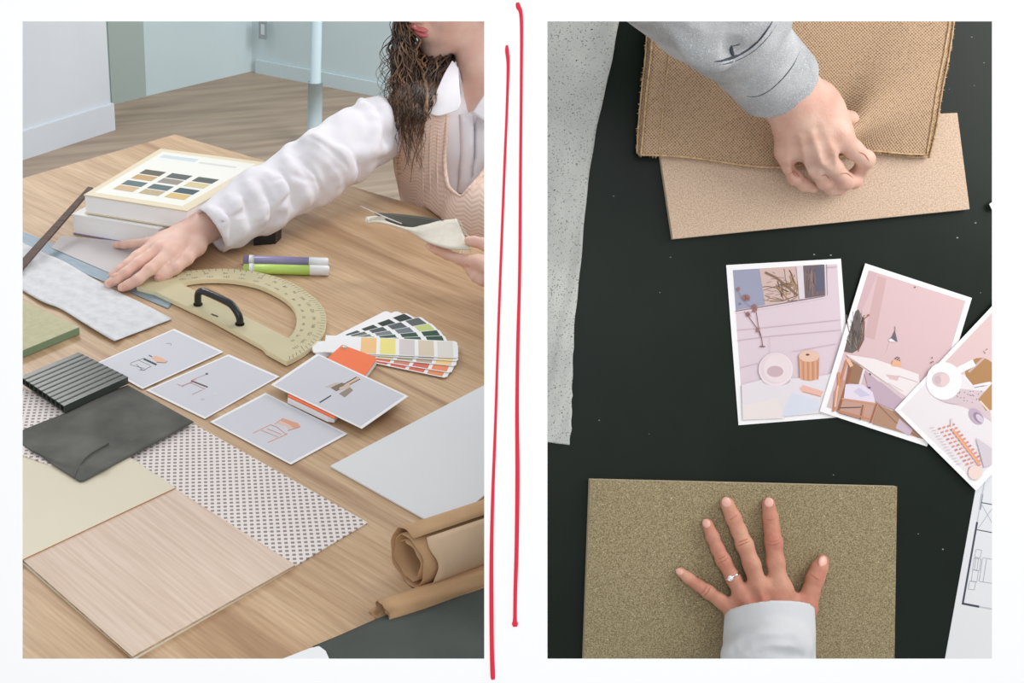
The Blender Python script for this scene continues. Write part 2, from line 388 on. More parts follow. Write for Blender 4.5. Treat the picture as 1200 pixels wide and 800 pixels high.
# ------------------------------------------------------------------ smooth bodies from distance fields
class Field:
    def __init__(s, lo, hi, vox):
        s.lo = np.array(lo, dtype=float); s.vox = vox
        s.n = np.ceil((np.array(hi)-s.lo)/vox).astype(int)+1
        s.D = np.full(s.n, 0.05, dtype=np.float32)
    def _win(s, c0, c1, mar):
        a = np.clip(np.floor((np.minimum(c0, c1)-mar-s.lo)/s.vox).astype(int), 0, s.n)
        b = np.clip(np.ceil((np.maximum(c0, c1)+mar-s.lo)/s.vox).astype(int)+1, 0, s.n)
        ax = [(s.lo[i]+s.vox*np.arange(a[i], b[i])).astype(np.float32) for i in range(3)]
        return tuple(slice(a[i], b[i]) for i in range(3)), np.meshgrid(*ax, indexing='ij', sparse=True)
    def _smin(s, sl, d, k):
        o = s.D[sl]
        if k <= 0: s.D[sl] = np.minimum(o, d); return
        h = np.maximum(k-np.abs(o-d), 0)/k; s.D[sl] = np.minimum(o, d)-h*h*k*0.25
    def _cap(s, a, b, ra, rb, sl, G):
        a = np.array(a, dtype=float); b = np.array(b, dtype=float); ab = b-a; l2 = float(ab@ab)+1e-12
        X = [G[i]-a[i] for i in range(3)]
        t = np.clip((X[0]*ab[0]+X[1]*ab[1]+X[2]*ab[2])/l2, 0, 1)
        return np.sqrt((X[0]-t*ab[0])**2+(X[1]-t*ab[1])**2+(X[2]-t*ab[2])**2)-(ra+(rb-ra)*t)
    def cap(s, a, b, ra, rb=None, k=0.006):
        rb = ra if rb is None else rb; a = np.array(a); b = np.array(b)
        sl, G = s._win(a, b, max(ra, rb)+k+2*s.vox)
        if min(s.D[sl].shape) == 0: return
        s._smin(sl, s._cap(a, b, ra, rb, sl, G), k)
    def chain(s, pts, rad, k=0.006):
        for i in range(len(pts)-1): s.cap(pts[i], pts[i+1], rad[i], rad[i+1], k)
    def _ell(s, c, R, r, G):
        X = [G[i]-c[i] for i in range(3)]; R = np.array(R)
        q = [(X[0]*R[i][0]+X[1]*R[i][1]+X[2]*R[i][2]) for i in range(3)]
        k0 = np.sqrt(sum((q[i]/r[i])**2 for i in range(3)))+1e-9; k1 = np.sqrt(sum((q[i]/r[i]**2)**2 for i in range(3)))+1e-9
        return k0*(k0-1)/k1
    def ell(s, c, R, r, k=0.006):
        c = np.array(c); sl, G = s._win(c, c, max(r)+k+2*s.vox)
        if min(s.D[sl].shape) == 0: return
        s._smin(sl, s._ell(c, R, r, G), k)
    def cut_ell(s, c, R, r, k=0.003):
        c = np.array(c); sl, G = s._win(c, c, max(r)+k+2*s.vox)
        if min(s.D[sl].shape) == 0: return
        d = -s._ell(c, R, r, G); o = s.D[sl]; h = np.maximum(k-np.abs(o-d), 0)/k; s.D[sl] = np.maximum(o, d)+h*h*k*0.25
    def cut_cap(s, a, b, ra, rb=None, k=0.002):
        rb = ra if rb is None else rb; a = np.array(a); b = np.array(b)
        sl, G = s._win(a, b, max(ra, rb)+k+2*s.vox)
        d = -s._cap(a, b, ra, rb, sl, G); o = s.D[sl]; h = np.maximum(k-np.abs(o-d), 0)/k; s.D[sl] = np.maximum(o, d)+h*h*k*0.25
    def full(s):
        ax = [(s.lo[i]+s.vox*np.arange(s.n[i])).astype(np.float32) for i in range(3)]
        return np.meshgrid(*ax, indexing='ij', sparse=True)
    def cut_plane(s, p, n, xmax=None):          # removes the side n points to
        G = s.full(); d = (G[0]-p[0])*n[0]+(G[1]-p[1])*n[1]+(G[2]-p[2])*n[2]
        if xmax is not None: d = np.minimum(d, xmax-G[0])
        s.D = np.maximum(s.D, d).astype(np.float32)
    def mesh(s, smooth=1):
        Dn = s.D; Sg = Dn < 0; n = np.array(Dn.shape)
        Dn = Dn.copy(); Dn[0], Dn[-1] = .05, .05; Dn[:, 0], Dn[:, -1] = .05, .05; Dn[:, :, 0], Dn[:, :, -1] = .05, .05
        Sg = Dn < 0
        m0 = n-1; cnt = np.zeros(m0, np.int8)
        for i in (0, 1):
            for j in (0, 1):
                for k in (0, 1): cnt += Sg[i:m0[0]+i, j:m0[1]+j, k:m0[2]+k]
        act = (cnt > 0) & (cnt < 8); idx = np.argwhere(act); num = len(idx)
        ids = np.full(m0, -1, np.int32); ids[act] = np.arange(num)
        acc = np.zeros((num, 3)); cn = np.zeros(num)
        cor = [(i, j, k) for i in (0, 1) for j in (0, 1) for k in (0, 1)]
        vals = {c: Dn[idx[:, 0]+c[0], idx[:, 1]+c[1], idx[:, 2]+c[2]].astype(float) for c in cor}
        for c in cor:
            for ax in range(3):
                if c[ax]: continue
                e = list(c); e[ax] = 1; e = tuple(e); va, vb = vals[c], vals[e]; mk = (va < 0) != (vb < 0)
                t = np.where(mk, va/(va-vb+1e-12*((va-vb) == 0)), 0)
                p = np.tile(np.array(c, float), (num, 1)); p[:, ax] += t
                acc[mk] += p[mk]; cn[mk] += 1
        V = s.lo+(idx+acc/cn[:, None])*s.vox
        Q = []
        for ax in range(3):
            a, b = [(1, 2), (2, 0), (0, 1)][ax]
            sl0 = [slice(1, m0[i]) for i in range(3)]; sl0[ax] = slice(0, m0[ax]); sl1 = list(sl0); sl1[ax] = slice(1, m0[ax]+1)
            s0 = Sg[tuple(sl0)]; s1 = Sg[tuple(sl1)]; ch = np.argwhere(s0 != s1)
            if not len(ch): continue
            off = np.array([1, 1, 1]); off[ax] = 0; g = ch+off; inside = s0[tuple(ch.T)]
            def cell(da, db):
                q = g.copy(); q[:, a] -= da; q[:, b] -= db; return ids[tuple(q.T)]
            f = np.stack([cell(1, 1), cell(0, 1), cell(0, 0), cell(1, 0)], 1)
            f[~inside] = f[~inside][:, ::-1]; Q.append(f)
        Q = np.vstack(Q); Q = Q[(Q >= 0).all(1)]
        for _ in range(smooth):
            E = np.vstack([Q[:, [0, 1]], Q[:, [1, 2]], Q[:, [2, 3]], Q[:, [3, 0]]]); A = np.zeros_like(V); c = np.zeros(len(V))
            for q in ((0, 1), (1, 0)):
                for d in range(3): A[:, d] += np.bincount(E[:, q[0]], V[E[:, q[1]], d], len(V))
                c += np.bincount(E[:, q[0]], minlength=len(V))
            V = V*0.5+0.5*A/np.maximum(c, 1)[:, None]
        return V, Q
def solid(name, field, material, parent=None, frame=IDF, loc=None, smooth=1):
    V, Q = field.mesh(smooth); fr, lc = root_frame(parent, frame, loc if loc is not None else V.mean(axis=0))
    Vl = (V-lc)@np.array(fr); me = bpy.data.meshes.new(name)
    me.vertices.add(len(V)); me.vertices.foreach_set('co', Vl.ravel().astype(np.float32))
    me.loops.add(Q.size); me.loops.foreach_set('vertex_index', Q.ravel().astype(np.int32))
    me.polygons.add(len(Q)); me.polygons.foreach_set('loop_start', np.arange(0, Q.size, 4, dtype=np.int32))
    me.update(calc_edges=True); me.validate()
    o = link(name, me, material, parent, True)
    if parent is None: o.matrix_world = Matrix.Translation(Vector(lc)) @ fr.to_4x4(); FR[o.name] = (fr, lc)
    return o
def ellipsoid_data(c, R, r, nu=14, nv=8):
    V = []; Fc = []; R = np.array(R); c = np.array(c)
    for i in range(nv+1):
        ph = math.pi*i/nv
        for j in range(nu):
            th = 2*math.pi*j/nu; l = (r[0]*math.sin(ph)*math.cos(th), r[1]*math.sin(ph)*math.sin(th), r[2]*math.cos(ph))
            V.append(c+R[0]*l[0]+R[1]*l[1]+R[2]*l[2])
    for i in range(nv):
        for j in range(nu):
            k = (j+1) % nu; Fc.append([i*nu+j, (i+1)*nu+j, (i+1)*nu+k, i*nu+k])
    return V, Fc
def basis(d, n):       # rows: along d, sideways, normal-ish
    d = np.array(d)/np.linalg.norm(d); s_ = np.cross(n, d); s_ /= np.linalg.norm(s_); return np.array([d, s_, np.cross(d, s_)])
def pnoise(G, f, seed=0):
    r = np.random.default_rng(seed); o = 0
    for i in range(5):
        d = r.normal(size=3); d /= np.linalg.norm(d); o = o+np.sin((G[0]*d[0]+G[1]*d[1]+G[2]*d[2])*f*(0.7+0.3*i)+r.uniform(0, 6))
    return o/5


# ------------------------------------------------------------------ the white wall with its two openings
def build_front_wall(zf=0.80, th=0.004):
    xs = [-70, 26.5, 567.5, 641.5, 1162.5, 1270]; ys = [-60, 25, 771.5, 860]
    V = []; Fc = []
    zb = zf+th
    def q(a, b, c, d): i = len(V); V.extend([a, b, c, d]); Fc.append([i, i+1, i+2, i+3])
    def P(x, y): return D(x, y, zf)
    def Q(x, y): return D(x, y, zf)+FW*th
    for i in range(5):
        for j in range(3):
            if j == 1 and i in (1, 3): continue
            x0, x1, y0, y1 = xs[i], xs[i+1], ys[j], ys[j+1]
            q(P(x0, y1), P(x1, y1), P(x1, y0), P(x0, y0))
            # the back is cut wider, so that the openings have a bevelled edge
            def e(v, arr, k): return v
            bx0 = x0+(10 if i in (2, 4) and j == 1 else 0); bx1 = x1-(10 if i in (0, 2) and j == 1 else 0)
            if j == 1: q(Q(bx0, y0-10), Q(bx1, y0-10), Q(bx1, y1+10), Q(bx0, y1+10))
            elif j == 0: q(Q(x0, y0), Q(x1, y0), Q(x1, y1-10), Q(x0, y1-10))
            else: q(Q(x0, y0+10), Q(x1, y0+10), Q(x1, y1), Q(x0, y1))
    for a, b in ((26.5, 567.5), (641.5, 1162.5)):
        A = [(a, 25), (b, 25), (b, 771.5), (a, 771.5)]; O = [(a-10, 15), (b+10, 15), (b+10, 781.5), (a-10, 781.5)]
        for k in range(4):
            l = (k+1) % 4; q(P(*A[k]), P(*A[l]), Q(*O[l]), Q(*O[k]))
    A = [(-70, -60), (1270, -60), (1270, 860), (-70, 860)]
    for k in range(4):
        l = (k+1) % 4; q(P(*A[l]), P(*A[k]), Q(*A[k]), Q(*A[l]))
    o = obj('wall_front', V, Fc, M['panel'], frame=BRDF); tag(o, 'thin white wall with two upright rectangular openings', kind='structure')
build_front_wall()
def stroke(pts, label):
    P = [D(x, y, 0.7996) for x, y, _ in pts]; r = [w_*0.5*0.8/FPX for _, _, w_ in pts]
    # flat brush stroke: half-round bead on the wall
    V, Fc = tube_data(P, r, 10, flat=NB); V = [v+FW*(-(np.dot(v-D(600, 400, 0.7996), FW))*0.7) for v in V]
    o = obj('brush_stroke', V, Fc, M['red'], frame=BRDF, smooth=True)
    tag(o, label, 'brush stroke', 'red strokes on the white wall')
def dens(pts, n=6):
    out = []
    for k in range(len(pts)-1):
        p0 = np.array(pts[max(k-1, 0)], float); p1 = np.array(pts[k], float); p2 = np.array(pts[k+1], float); p3 = np.array(pts[min(k+2, len(pts)-1)], float)
        for i in range(n):
            t = i/n; out.append(0.5*((2*p1)+(-p0+p2)*t+(2*p0-5*p1+4*p2-p3)*t*t+(-p0+3*p1-3*p2+p3)*t**3))
    out.append(np.array(pts[-1], float)); return out
stroke(dens([(594, 53, 2.5), (594.3, 60, 4.5), (595.5, 78, 3.6), (594, 130, 3), (591.5, 190, 3), (588, 280, 3), (585, 360, 3), (583, 420, 3), (580.5, 500, 3.2), (577.5, 580, 3.8), (576, 650, 4.5), (576, 710, 5), (576.5, 760, 5), (577.5, 790, 5.5), (577.8, 796, 4)]),
       'left of the two red brush strokes, starting lower and reaching the bottom of the wall')
stroke(dens([(606.5, 3, 3.5), (607.5, 8, 5.5), (611, 22, 4), (611, 90, 3.4), (610, 200, 3.4), (609, 320, 3.6), (607, 400, 4), (606, 480, 4.4), (606.5, 560, 5), (605.5, 640, 4.8), (604, 690, 4.4), (603.5, 724, 4.5), (603.5, 730, 7), (603.5, 734, 5)]),
       'right of the two red brush strokes, ending in a round dot')

# ------------------------------------------------------------------ the room behind the wooden table
def box_data(o, ex, ey, ez):
    o, ex, ey, ez = map(np.array, (o, ex, ey, ez))
    V = [o, o+ex, o+ex+ey, o+ey, o+ez, o+ex+ez, o+ex+ey+ez, o+ey+ez]
    Fc = [[0, 3, 2, 1], [4, 5, 6, 7], [0, 1, 5, 4], [1, 2, 6, 5], [2, 3, 7, 6], [3, 0, 4, 7]]
    if np.dot(np.cross(ex, ey), ez) < 0: Fc = [f[::-1] for f in Fc]
    return V, Fc
fl = np.array([[-3.2, 0.6, 0], [3.0, 0.6, 0], [3.0, 7, 0], [-3.2, 7, 0]])
V, Fc = slab_data(fl, ZUP, 0.05); o = obj('floor', V, Fc, M['floor'], frame=Matrix.Rotation(math.radians(24), 3, 'Z'), loc=(0, 0, 0)); tag(o, kind='structure')
WH = 2.6
def wall(name, p, q_, th, material, h=WH, side=1, z0=0.0):
    p, q_ = np.array(p), np.array(q_); d = q_-p; n = np.cross(ZUP, d); n = n/np.linalg.norm(n)*side
    p = p.copy(); p[2] = z0
    V, Fc = box_data(p, d*np.array([1, 1, 0]), n*th, ZUP*h); o = obj(name, V, Fc, material, loc=p); tag(o, kind='structure'); return o
c1 = F(132, 122); c2 = F(295, 83.5); c3 = F(455, 114.5)
dl = (c1-c2)/np.linalg.norm(c1-c2); db = (c3-c2)/np.linalg.norm(c3-c2)
wall('wall_left', c2, c2+dl*2.6, 0.12, M['wall'], side=-1 if np.cross(ZUP, dl)[0]*(c2[0])+np.cross(ZUP, dl)[1]*c2[1] < 0 else 1)
wall('wall_back', c2, c2+db*3.2, 0.12, M['wall'], side=-1 if np.dot(np.cross(ZUP, db), c2) < 0 else 1)
wall('baseboard_back', c2+db*0.02-np.array([0, .015, 0]), c2+db*3.2-np.array([0, .015, 0]), 0.012, M['wall'], h=0.06)
c5 = F(172, 112.5); wall('wall_shade_strip', c5-np.array([0, .01, 0]), c1-np.array([0, .01, 0]), 0.03, M['wall_shade'], side=-1)  # thin darker strip standing in for shade on the left wall
p1 = F(131, 152); p0 = F(27, 186); dp = (p1-p0)/np.linalg.norm(p1-p0)
sd = 1 if np.dot(np.cross(ZUP, dp), p1) > 0 else -1
wall('wall_partition', p0-dp*1.6, p1, 0.16, M['wallw'], side=sd)
V, Fc = box_data(p0-dp*1.6-np.array([0, .02, 0]), dp*(np.linalg.norm(p1-p0)+1.6+0.025), np.cross(ZUP, dp)*sd*0.2, ZUP*0.105)
tag(obj('baseboard_partition', V, Fc, M['wallw']), kind='structure')
po = F(368, 170)
t = thing('room_post', po, 'slim pale blue post with a thicker sleeve standing before the back wall', 'post')
zs = CAM[2]  # the thicker sleeve ends where the photograph shows the step
def atxy(px, py, P):     # height on the upright through P seen at a pixel row
    d = ray(px, py); s_ = P[1]/d[1]; return CAM[2]+d[2]*s_
h1 = atxy(368, 96, po)
tube('sleeve', [po, po+ZUP*h1], 0.028, M['post'], t, 20, flat=(1, 0, 0)); tube('pole', [po+ZUP*h1, po+ZUP*2.5], 0.020, M['post'], t, 20, flat=(1, 0, 0))
# small grey outlet on the back wall
s_ = F(309, 88); s2 = np.array([s_[0], s_[1], 0])-np.array([0, .012, 0]); hz = atxy(308, 31, s2)
t = thing('wall_switch', s2+ZUP*hz, 'small grey switch plate on the pale back wall', 'switch')
V, Fc = box_data(s2+np.array([-.02, -.012, hz-.05]), db*0.04, (0, .02, 0), (0, 0, .09)); obj('plate', V, Fc, M['switch'], t)
V, Fc = box_data(s2+np.array([-.01, -.018, hz-.03]), db*0.018, (0, .02, 0), (0, 0, .045)); obj('rocker', V, Fc, M['wallw'], t)

# ------------------------------------------------------------------ wooden table
ad = T(27, 208)-C0; ad /= np.linalg.norm(ad)
t = thing('wooden_table', C0*np.array([1, 1, 0]), 'large light oak table strewn with material samples', 'table', TABF)
top = [C0, C0+bdir*1.34, C0+bdir*1.34+adir*1.36, C0+ad*1.40]
slab('tabletop', top, 0.03, M['oak'], t, bevel=0.002)
for u, v in ((.06, .06), (1.26, .06), (1.26, 1.26), (.0, 1.26)):
    b_ = C0+bdir*u+adir*v+ad*0
    V, Fc = box_data(b_*np.array([1, 1, 0]), bdir*.06, adir*.06, ZUP*(TABLE_Z-.03)); obj('leg', V, Fc, M['oak'], t)

# ------------------------------------------------------------------ samples and papers on the wooden table
def px(P, pts, h): return [P(x, y, h) for x, y in pts]
H_D, H_P, H_C = 0.0016, 0.0046, 0.0062       # tops of dotted sheet, veneer panel, cream sheet
# dotted sheet right
t = obj  # keep name short below
V, Fc = slab_data(px(T, [(186, 473), (431, 612), (300, 690), (110, 565)], H_D), ZUP, H_D)
o = obj('dotted_sheet', V, Fc, M['dots'], frame=TABF); tag(o, 'cream sheet printed with rows of grey-brown dots under the pale veneer panel', 'sheet')
V, Fc = slab_data(px(T, [(-10, 432), (27, 454), (82, 483), (112, 470), (140, 500), (60, 545), (-10, 520)], 0.0075), ZUP, 0.0014)
o = obj('dotted_sheet', V, Fc, M['dots'], frame=TABF); tag(o, 'dotted sheet corner showing under the ribbed panel at the left edge', 'sheet')
# lower thin sheets and veneer panel
pts = [(200, 572), (346, 662), (156, 771), (27, 657)]
V, Fc = slab_data(px(T, [(300, 640), (431, 614), (346, 664), (157, 774), (24, 658), (80, 600)], 0.0001+0.0), ZUP, 0.0001)
base = thing('veneer_panel', T(190, 670), 'pale wood veneer panel with a light layered edge, cream sheet on its corner', 'panel', TABF)
slab('panel', px(T, [(150, 538), (346, 661.5), (155, 769), (27, 656)], H_P), 0.0028, M['ply'], base, edge=M['ply_edge'])
slab('backing', px(T, [(160, 545), (345, 664), (157, 772.5), (25.5, 659)], 0.0017), 0.0016, M['cream'], base)
# cream sheet
c = thing('cream_sheet', T(90, 590), 'plain cream sheet with amber edge over the veneer panel', 'sheet', TABF)
slab('sheet', px(T, [(-40, 560), (60, 500), (151, 535), (206, 571), (27, 655), (-40, 688)], H_C), 0.0014, M['cream'], c, edge=M['cream_edge'])
# green board
g = thing('green_board', T(40, 385), 'thick pale green board at the left edge of the oak table', 'board', TABF)
slab('face', px(T, [(0, 339), (93, 383), (25, 411), (-30, 433), (-60, 360)], 0.0125), 0.012, M['green'], g, edge=M['green_edge'], bevel=0.0006)
# ribbed panel: face sheet, webs and bottom sheet, cells open at the end
rp = thing('ribbed_panel', T(85, 448), 'dark twin-wall plastic panel with long ribs and open cells', 'panel', TABF)
RH0, RT_ = 0.0105, 0.0105
qa, qb, qc, qd = T(92, 412.5, RH0+RT_), T(150, 441.5, RH0+RT_), T(75, 475.5, RH0+RT_), T(24, 441, RH0+RT_)
def lerp(a, b, t_): return np.array(a)*(1-t_)+np.array(b)*t_
slab('top_sheet', [qa, qb, qc, qd], 0.0012, M['ribbed'], rp)
slab('bottom_sheet', [p-ZUP*(RT_-0.0012) for p in (qa, qb, qc, qd)], 0.0012, M['ribbed'], rp)
for k in range(11):
    u = k/10; a, b = lerp(qa, qb, u), lerp(qd, qc, u); s_ = (qb-qa)/np.linalg.norm(qb-qa)*0.0005*(1 if k < 10 else -1)
    V, Fc = box_data(a-ZUP*(RT_-0.0012), b-a, s_*2, ZUP*(RT_-0.0024)); obj('web', V, Fc, M['ribbed'], rp)
    if 0 < k < 10:
        V, Fc = box_data(a-s_*2.6, b-a, s_*5.2, ZUP*0.0004); obj('rib', V, Fc, M['ribbed_line'], rp)
# grey fabric
def quadgrid(c4, nu, nv, zf):
    A, B_, C_, D_ = c4; return [[lerp(lerp(A, B_, i/nu), lerp(D_, C_, i/nu), j/nv)+ZUP*zf(i/nu, j/nv) for j in range(nv+1)] for i in range(nu+1)]
def outline_grid(left, right, n, mcols, P, hf):
    """rows between two polylines in the same parameter"""
    L_, R_ = dens([(a, b, 0) for a, b in left], 8), dens([(a, b, 0) for a, b in right], 8)
    def samp(L__, t_):
        x = t_*(len(L__)-1); i = min(int(x), len(L__)-2); return L__[i]*(1-(x-i))+L__[i+1]*(x-i)
    out = []
    for i in range(n+1):
        a, b = samp(L_, i/n), samp(R_, i/n); out.append([P(*(lerp(a, b, j/mcols)[:2]), hf(i/n, j/mcols)) for j in range(mcols+1)])
    return out
def fold(u, v):
    return 0.0095+0.0025*math.exp(-((v-0.30-0.25*u)/0.05)**2)*min(1, 3*u)*(u > 0.15)+0.0016*math.sin(5*u+3*v)
G_ = outline_grid([(150, 451), (120, 462), (80, 482), (50, 494), (26, 504), (14, 512)], [(227, 494), (200, 508), (150, 535), (125, 548), (100, 562), (92, 563.5)], 26, 26, T,
                  lambda u, v: 0.0086+0.0010*math.sin(6*u+4*v)+0.0022*math.exp(-((u-0.62-0.55*(1-v))/0.035)**2))
o = sheet('fabric_swatch', G_, M['fabric'], th=0.0012); V, Fc = tube_data([T(x, y, hh) for x, y, hh in dens([(86, 559, .0098), (92, 546, .0108), (102, 534, .0112), (114, 526, .0108), (127, 519, .0098)], 5)], .0014, 6); obj('crease', V, Fc, M['fabric'], o, smooth=True); tag(o, 'dark grey fabric swatch with creases lying over the dotted sheet', 'fabric')
# textured white paper
def wob(k, s=1.0): return s*(math.sin(k*2.1)+0.6*math.sin(k*5.3+1))
top_e = [(20, 281), (50, 295), (75, 306), (100, 320), (130, 337), (165, 355), (185, 365), (201, 373)]
bot_e = [(0, 322), (27, 339), (50, 352), (70, 362), (95, 376), (115, 388), (128, 397), (135, 398.5)]
G_ = outline_grid([(x+wob(i, .6), y+wob(i+3, .7)) for i, (x, y) in enumerate(top_e)], [(x+wob(i+7, .8), y+wob(i+5, .8)) for i, (x, y) in enumerate(bot_e)], 44, 18, T,
                  lambda u, v: 0.004+0.0009*math.sin(17*u+3*v)+0.0008*math.sin(23*v+5*u)+0.0012*(v > .9))
o = sheet('textured_paper', G_, M['textured_paper'], th=0.001); tag(o, 'strip of embossed white paper with rough edges beside the flat hand', 'paper')
# steel rule and tracing film
r_ = thing('steel_rule', T(110, 315), 'long grey-blue metal strip under the fingers and the protractor', 'ruler', TABF)
slab('strip', px(T, [(10, 264), (27, 271), (207, 347), (197, 361), (27, 290), (10, 283)], 0.0016), 0.0014, M['steel'], r_)
o = slab('tracing_film', px(T, [(72, 276), (150, 283), (215, 300), (176, 340), (60, 290)], 0.0024), 0.0004, M['film']); tag(o, 'sheet of cloudy tracing film between the books and the hand', 'film')
# dark slat leaning on the book
a, b = T(20, 316, 0.010), T(106, 219, 0.055)
s_ = np.cross(b-a, ZUP); s_ /= np.linalg.norm(s_)
t = thing('walnut_strip', a, 'narrow dark walnut strip leaning against the books at the left', 'wood strip')
def strip(a, b, w0, w1, th):
    n = np.cross(s_, b-a); n /= np.linalg.norm(n); V, Fc = slab_data([a-s_*w0, a+s_*w0, b+s_*w1, b-s_*w1], n, th); return V, Fc
m_ = lerp(a, b, 0.36)
V, Fc = strip(a-(b-a)*0.2, m_, 0.0085, 0.0068, 0.003); obj('lower_strip', V, Fc, M['slat'], t)
V, Fc = strip(m_, b, 0.0066, 0.0048, 0.004); obj('upper_strip', V, Fc, M['slat'], t)

# books
def book(c4, h0, h1, name, label, cover=True, spine=False):
    t = thing(name, c4[0]*np.array([1, 1, 0])+ZUP*h0, label, 'book', TABF)
    z = lambda P, h: np.array([P[0], P[1], TABLE_Z+h])
    cc = sum(np.array(p) for p in c4)/4
    ins = [np.array(p)+(cc-np.array(p))*0.012 for p in c4]
    slab('page_block', [z(p, h1-0.0022) for p in ins], h1-h0-0.0044, M['pages'], t)
    slab('front_cover', [z(p, h1) for p in c4], 0.0022, M['cover'] if cover else M['pages'], t)
    slab('back_cover', [z(p, h0+0.0022) for p in c4], 0.0022, M['cover'] if cover else M['lilac'], t)
    return t
hB = 0.074
bk = book([T(188, 174, hB), T(318, 191, hB), T(219, 247, hB), T(98, 228, hB)], 0.040, hB, 'book', 'thick white-paged book with pictured cream cover, topmost of the stack')
book([T(176, 203, .038), T(296, 228, .038), T(186, 283-15, .038), T(84, 250.5, .038)], 0.001, 0.038, 'book', 'thick white-paged book beneath the pictured book', cover=False)
pr = Print(T, hB)
cq = [(188, 174), (318, 191), (219, 247), (98, 228)]
def bil(u, v, q=cq):
    a = (q[0][0]*(1-u)+q[1][0]*u, q[0][1]*(1-u)+q[1][1]*u); b = (q[3][0]*(1-u)+q[2][0]*u, q[3][1]*(1-u)+q[2][1]*u)
    return (a[0]*(1-v)+b[0]*v, a[1]*(1-v)+b[1]*v)
def br(u0, v0, u1, v1): return [bil(u0, v0), bil(u1, v0), bil(u1, v1), bil(u0, v1)]
pr.poly(br(.055, .05, .90, .93), (236, 235, 228))
pr.poly(br(.10, .10, .42, .16), (206, 216, 222)); pr.poly(br(.46, .14, .8, .17), (214, 214, 210))
pc = [[(96, 92, 78), (92, 92, 92), (84, 90, 82)], [(196, 160, 112), (152, 142, 132), (212, 196, 150)], [(92, 112, 112), (88, 106, 106), (64, 84, 88)], [(206, 176, 136), (188, 168, 132), (214, 184, 122)]]
for i in range(4):
    for j in range(3):
        pr.poly(br(.15+j*.245, .40+i*.105+(.02 if i > 1 else 0)-(.0 if i != 1 else 0), .34+j*.245, .49+i*.105+(.02 if i > 1 else 0)), pc[i][j])
pr.build('cover_print', bk, ZUP)
# black box, markers
t = thing('black_box', T(310, 288), 'small black box under the white sleeve', 'box', TABF)
p_ = [T(297, 288), T(323, 286), T(330, 279), T(305, 281)]
slab('body', [q+ZUP*0.042 for q in p_], 0.042, M['black_box'], t, bevel=0.001); slab('lid', [q+ZUP*0.0465 for q in p_], 0.004, M['black_box'], t, bevel=0.0008)
def marker(p0, p1, m_, label):
    a, b = T(*p0, 0.0085), T(*p1, 0.0085); d = b-a
    t = thing('marker', lerp(a, b, .5)-ZUP*.0085, label, 'marker', group='markers beside the protractor')
    tube('barrel', [a+d*.10, a+d*.77], 0.0083, m_, t, 16); tube('cap', [a+d*.77, a+d*.775, a+d*.985, a+d], [.0080, .0088, .0086, .006], M['white_plastic'], t, 16)
    tube('collar', [a+d*.07, a+d*.13], 0.0089, M['white_plastic'], t, 16); tube('end_plug', [a, a+d*.004, a+d*.07], [.005, .0078, .0082], m_, t, 16)
marker((285, 304.5), (385, 308), M['lilac'], 'lilac marker with white cap, behind the lime green marker')
marker((285, 314.5), (386, 317), M['lime'], 'lime green marker with white cap nearest the protractor')

# protractor
pt = thing('protractor', T(250, 360), 'large yellowed classroom protractor with a black handle', 'protractor', TABF)
outer = [(160, 335.5), (164, 330), (172, 325), (185, 321), (204, 318.6), (233, 316), (266, 314.8), (296, 317.5), (327, 325), (345, 332.5), (359, 341.5), (371, 351), (379, 361), (382.5, 373), (380, 387), (370, 401), (354, 414), (336, 423.5)]
oo = dens([(a, b, 0) for a, b in outer], 4); inner = dens([(a, b, 0) for a, b in [(211, 331.5), (233, 327.5), (266, 327.3), (296, 332), (317, 339.8), (337, 352), (346, 364), (347.5, 378), (344, 389), (338, 396)]], 4)
PH = 0.0092
edgeb = [(336, 424), (312, 410.5), (308, 405.5), (250, 373.5), (180, 340.5), (175, 339.5), (160, 335.5)]
# ring of the scale, then the bar along the base
NR = 48
def samp(Ls, t_):
    x = t_*(len(Ls)-1); i = min(int(x), len(Ls)-2); return Ls[i]*(1-(x-i))+Ls[i+1]*(x-i)
ro = [samp(oo, 0.16+0.84*i/NR) for i in range(NR+1)]; ri = [samp(inner, i/NR) for i in range(NR+1)]
V = []; Fc = []
for i in range(NR+1):
    for q in (ro[i], ri[i]):
        V.append(T(q[0], q[1], PH)); 
for i in range(NR+1):
    for q in (ro[i], ri[i]): V.append(T(q[0], q[1], PH)-ZUP*0.0074)
K = 2*(NR+1)
Fc = []; mi = []
for i in range(NR):
    a, b, c_, d_ = 2*i, 2*i+2, 2*i+3, 2*i+1
    Fc += [[a, d_, c_, b], [a+K, b+K, c_+K, d_+K], [a, b, b+K, a+K], [d_, d_+K, c_+K, c_]]; mi += [0, 0, 1, 1]
Fc = [f for f in Fc]
obj('scale_ring', V, Fc, None, pt, mats=[M['protractor'], M['protractor_edge']], matidx=mi)
n0 = int(0.16*(len(oo)-1))+1
bar = [tuple(q[:2]) for q in oo[:n0+1]]+[tuple(ro[0][:2]), (211, 331.5), (338, 396), (336, 423.5)]+edgeb[1:-1]
slab('base_bar', [T(x, y, PH) for x, y in bar], 0.0074, M['protractor'], pt, edge=M['protractor_edge'])
hz = 0.042
A0, A1, A2, A3, A4, A5 = T(231.5, 357, PH), T(234, 357, .03), T(241, 358.5, hz), T(268, 371, hz), T(276, 377, .03), T(280.5, 380, PH)
P_ = dens([A0, lerp(A0, A1, .9)*1.0, A2, A3, lerp(A5, A4, .9), A5], 5)
A0 = T(232, 357, PH); A5 = T(281, 380, PH); hd = A5-A0; up_ = ZUP
P_ = [A0, A0+up_*.012, A0+up_*.020+hd*.02, A0+up_*.026+hd*.09, A0+up_*.028+hd*.22, A0+up_*.028+hd*.70, A0+up_*.025+hd*.84, A0+up_*.017+hd*.95, A5+up_*.009, A5]
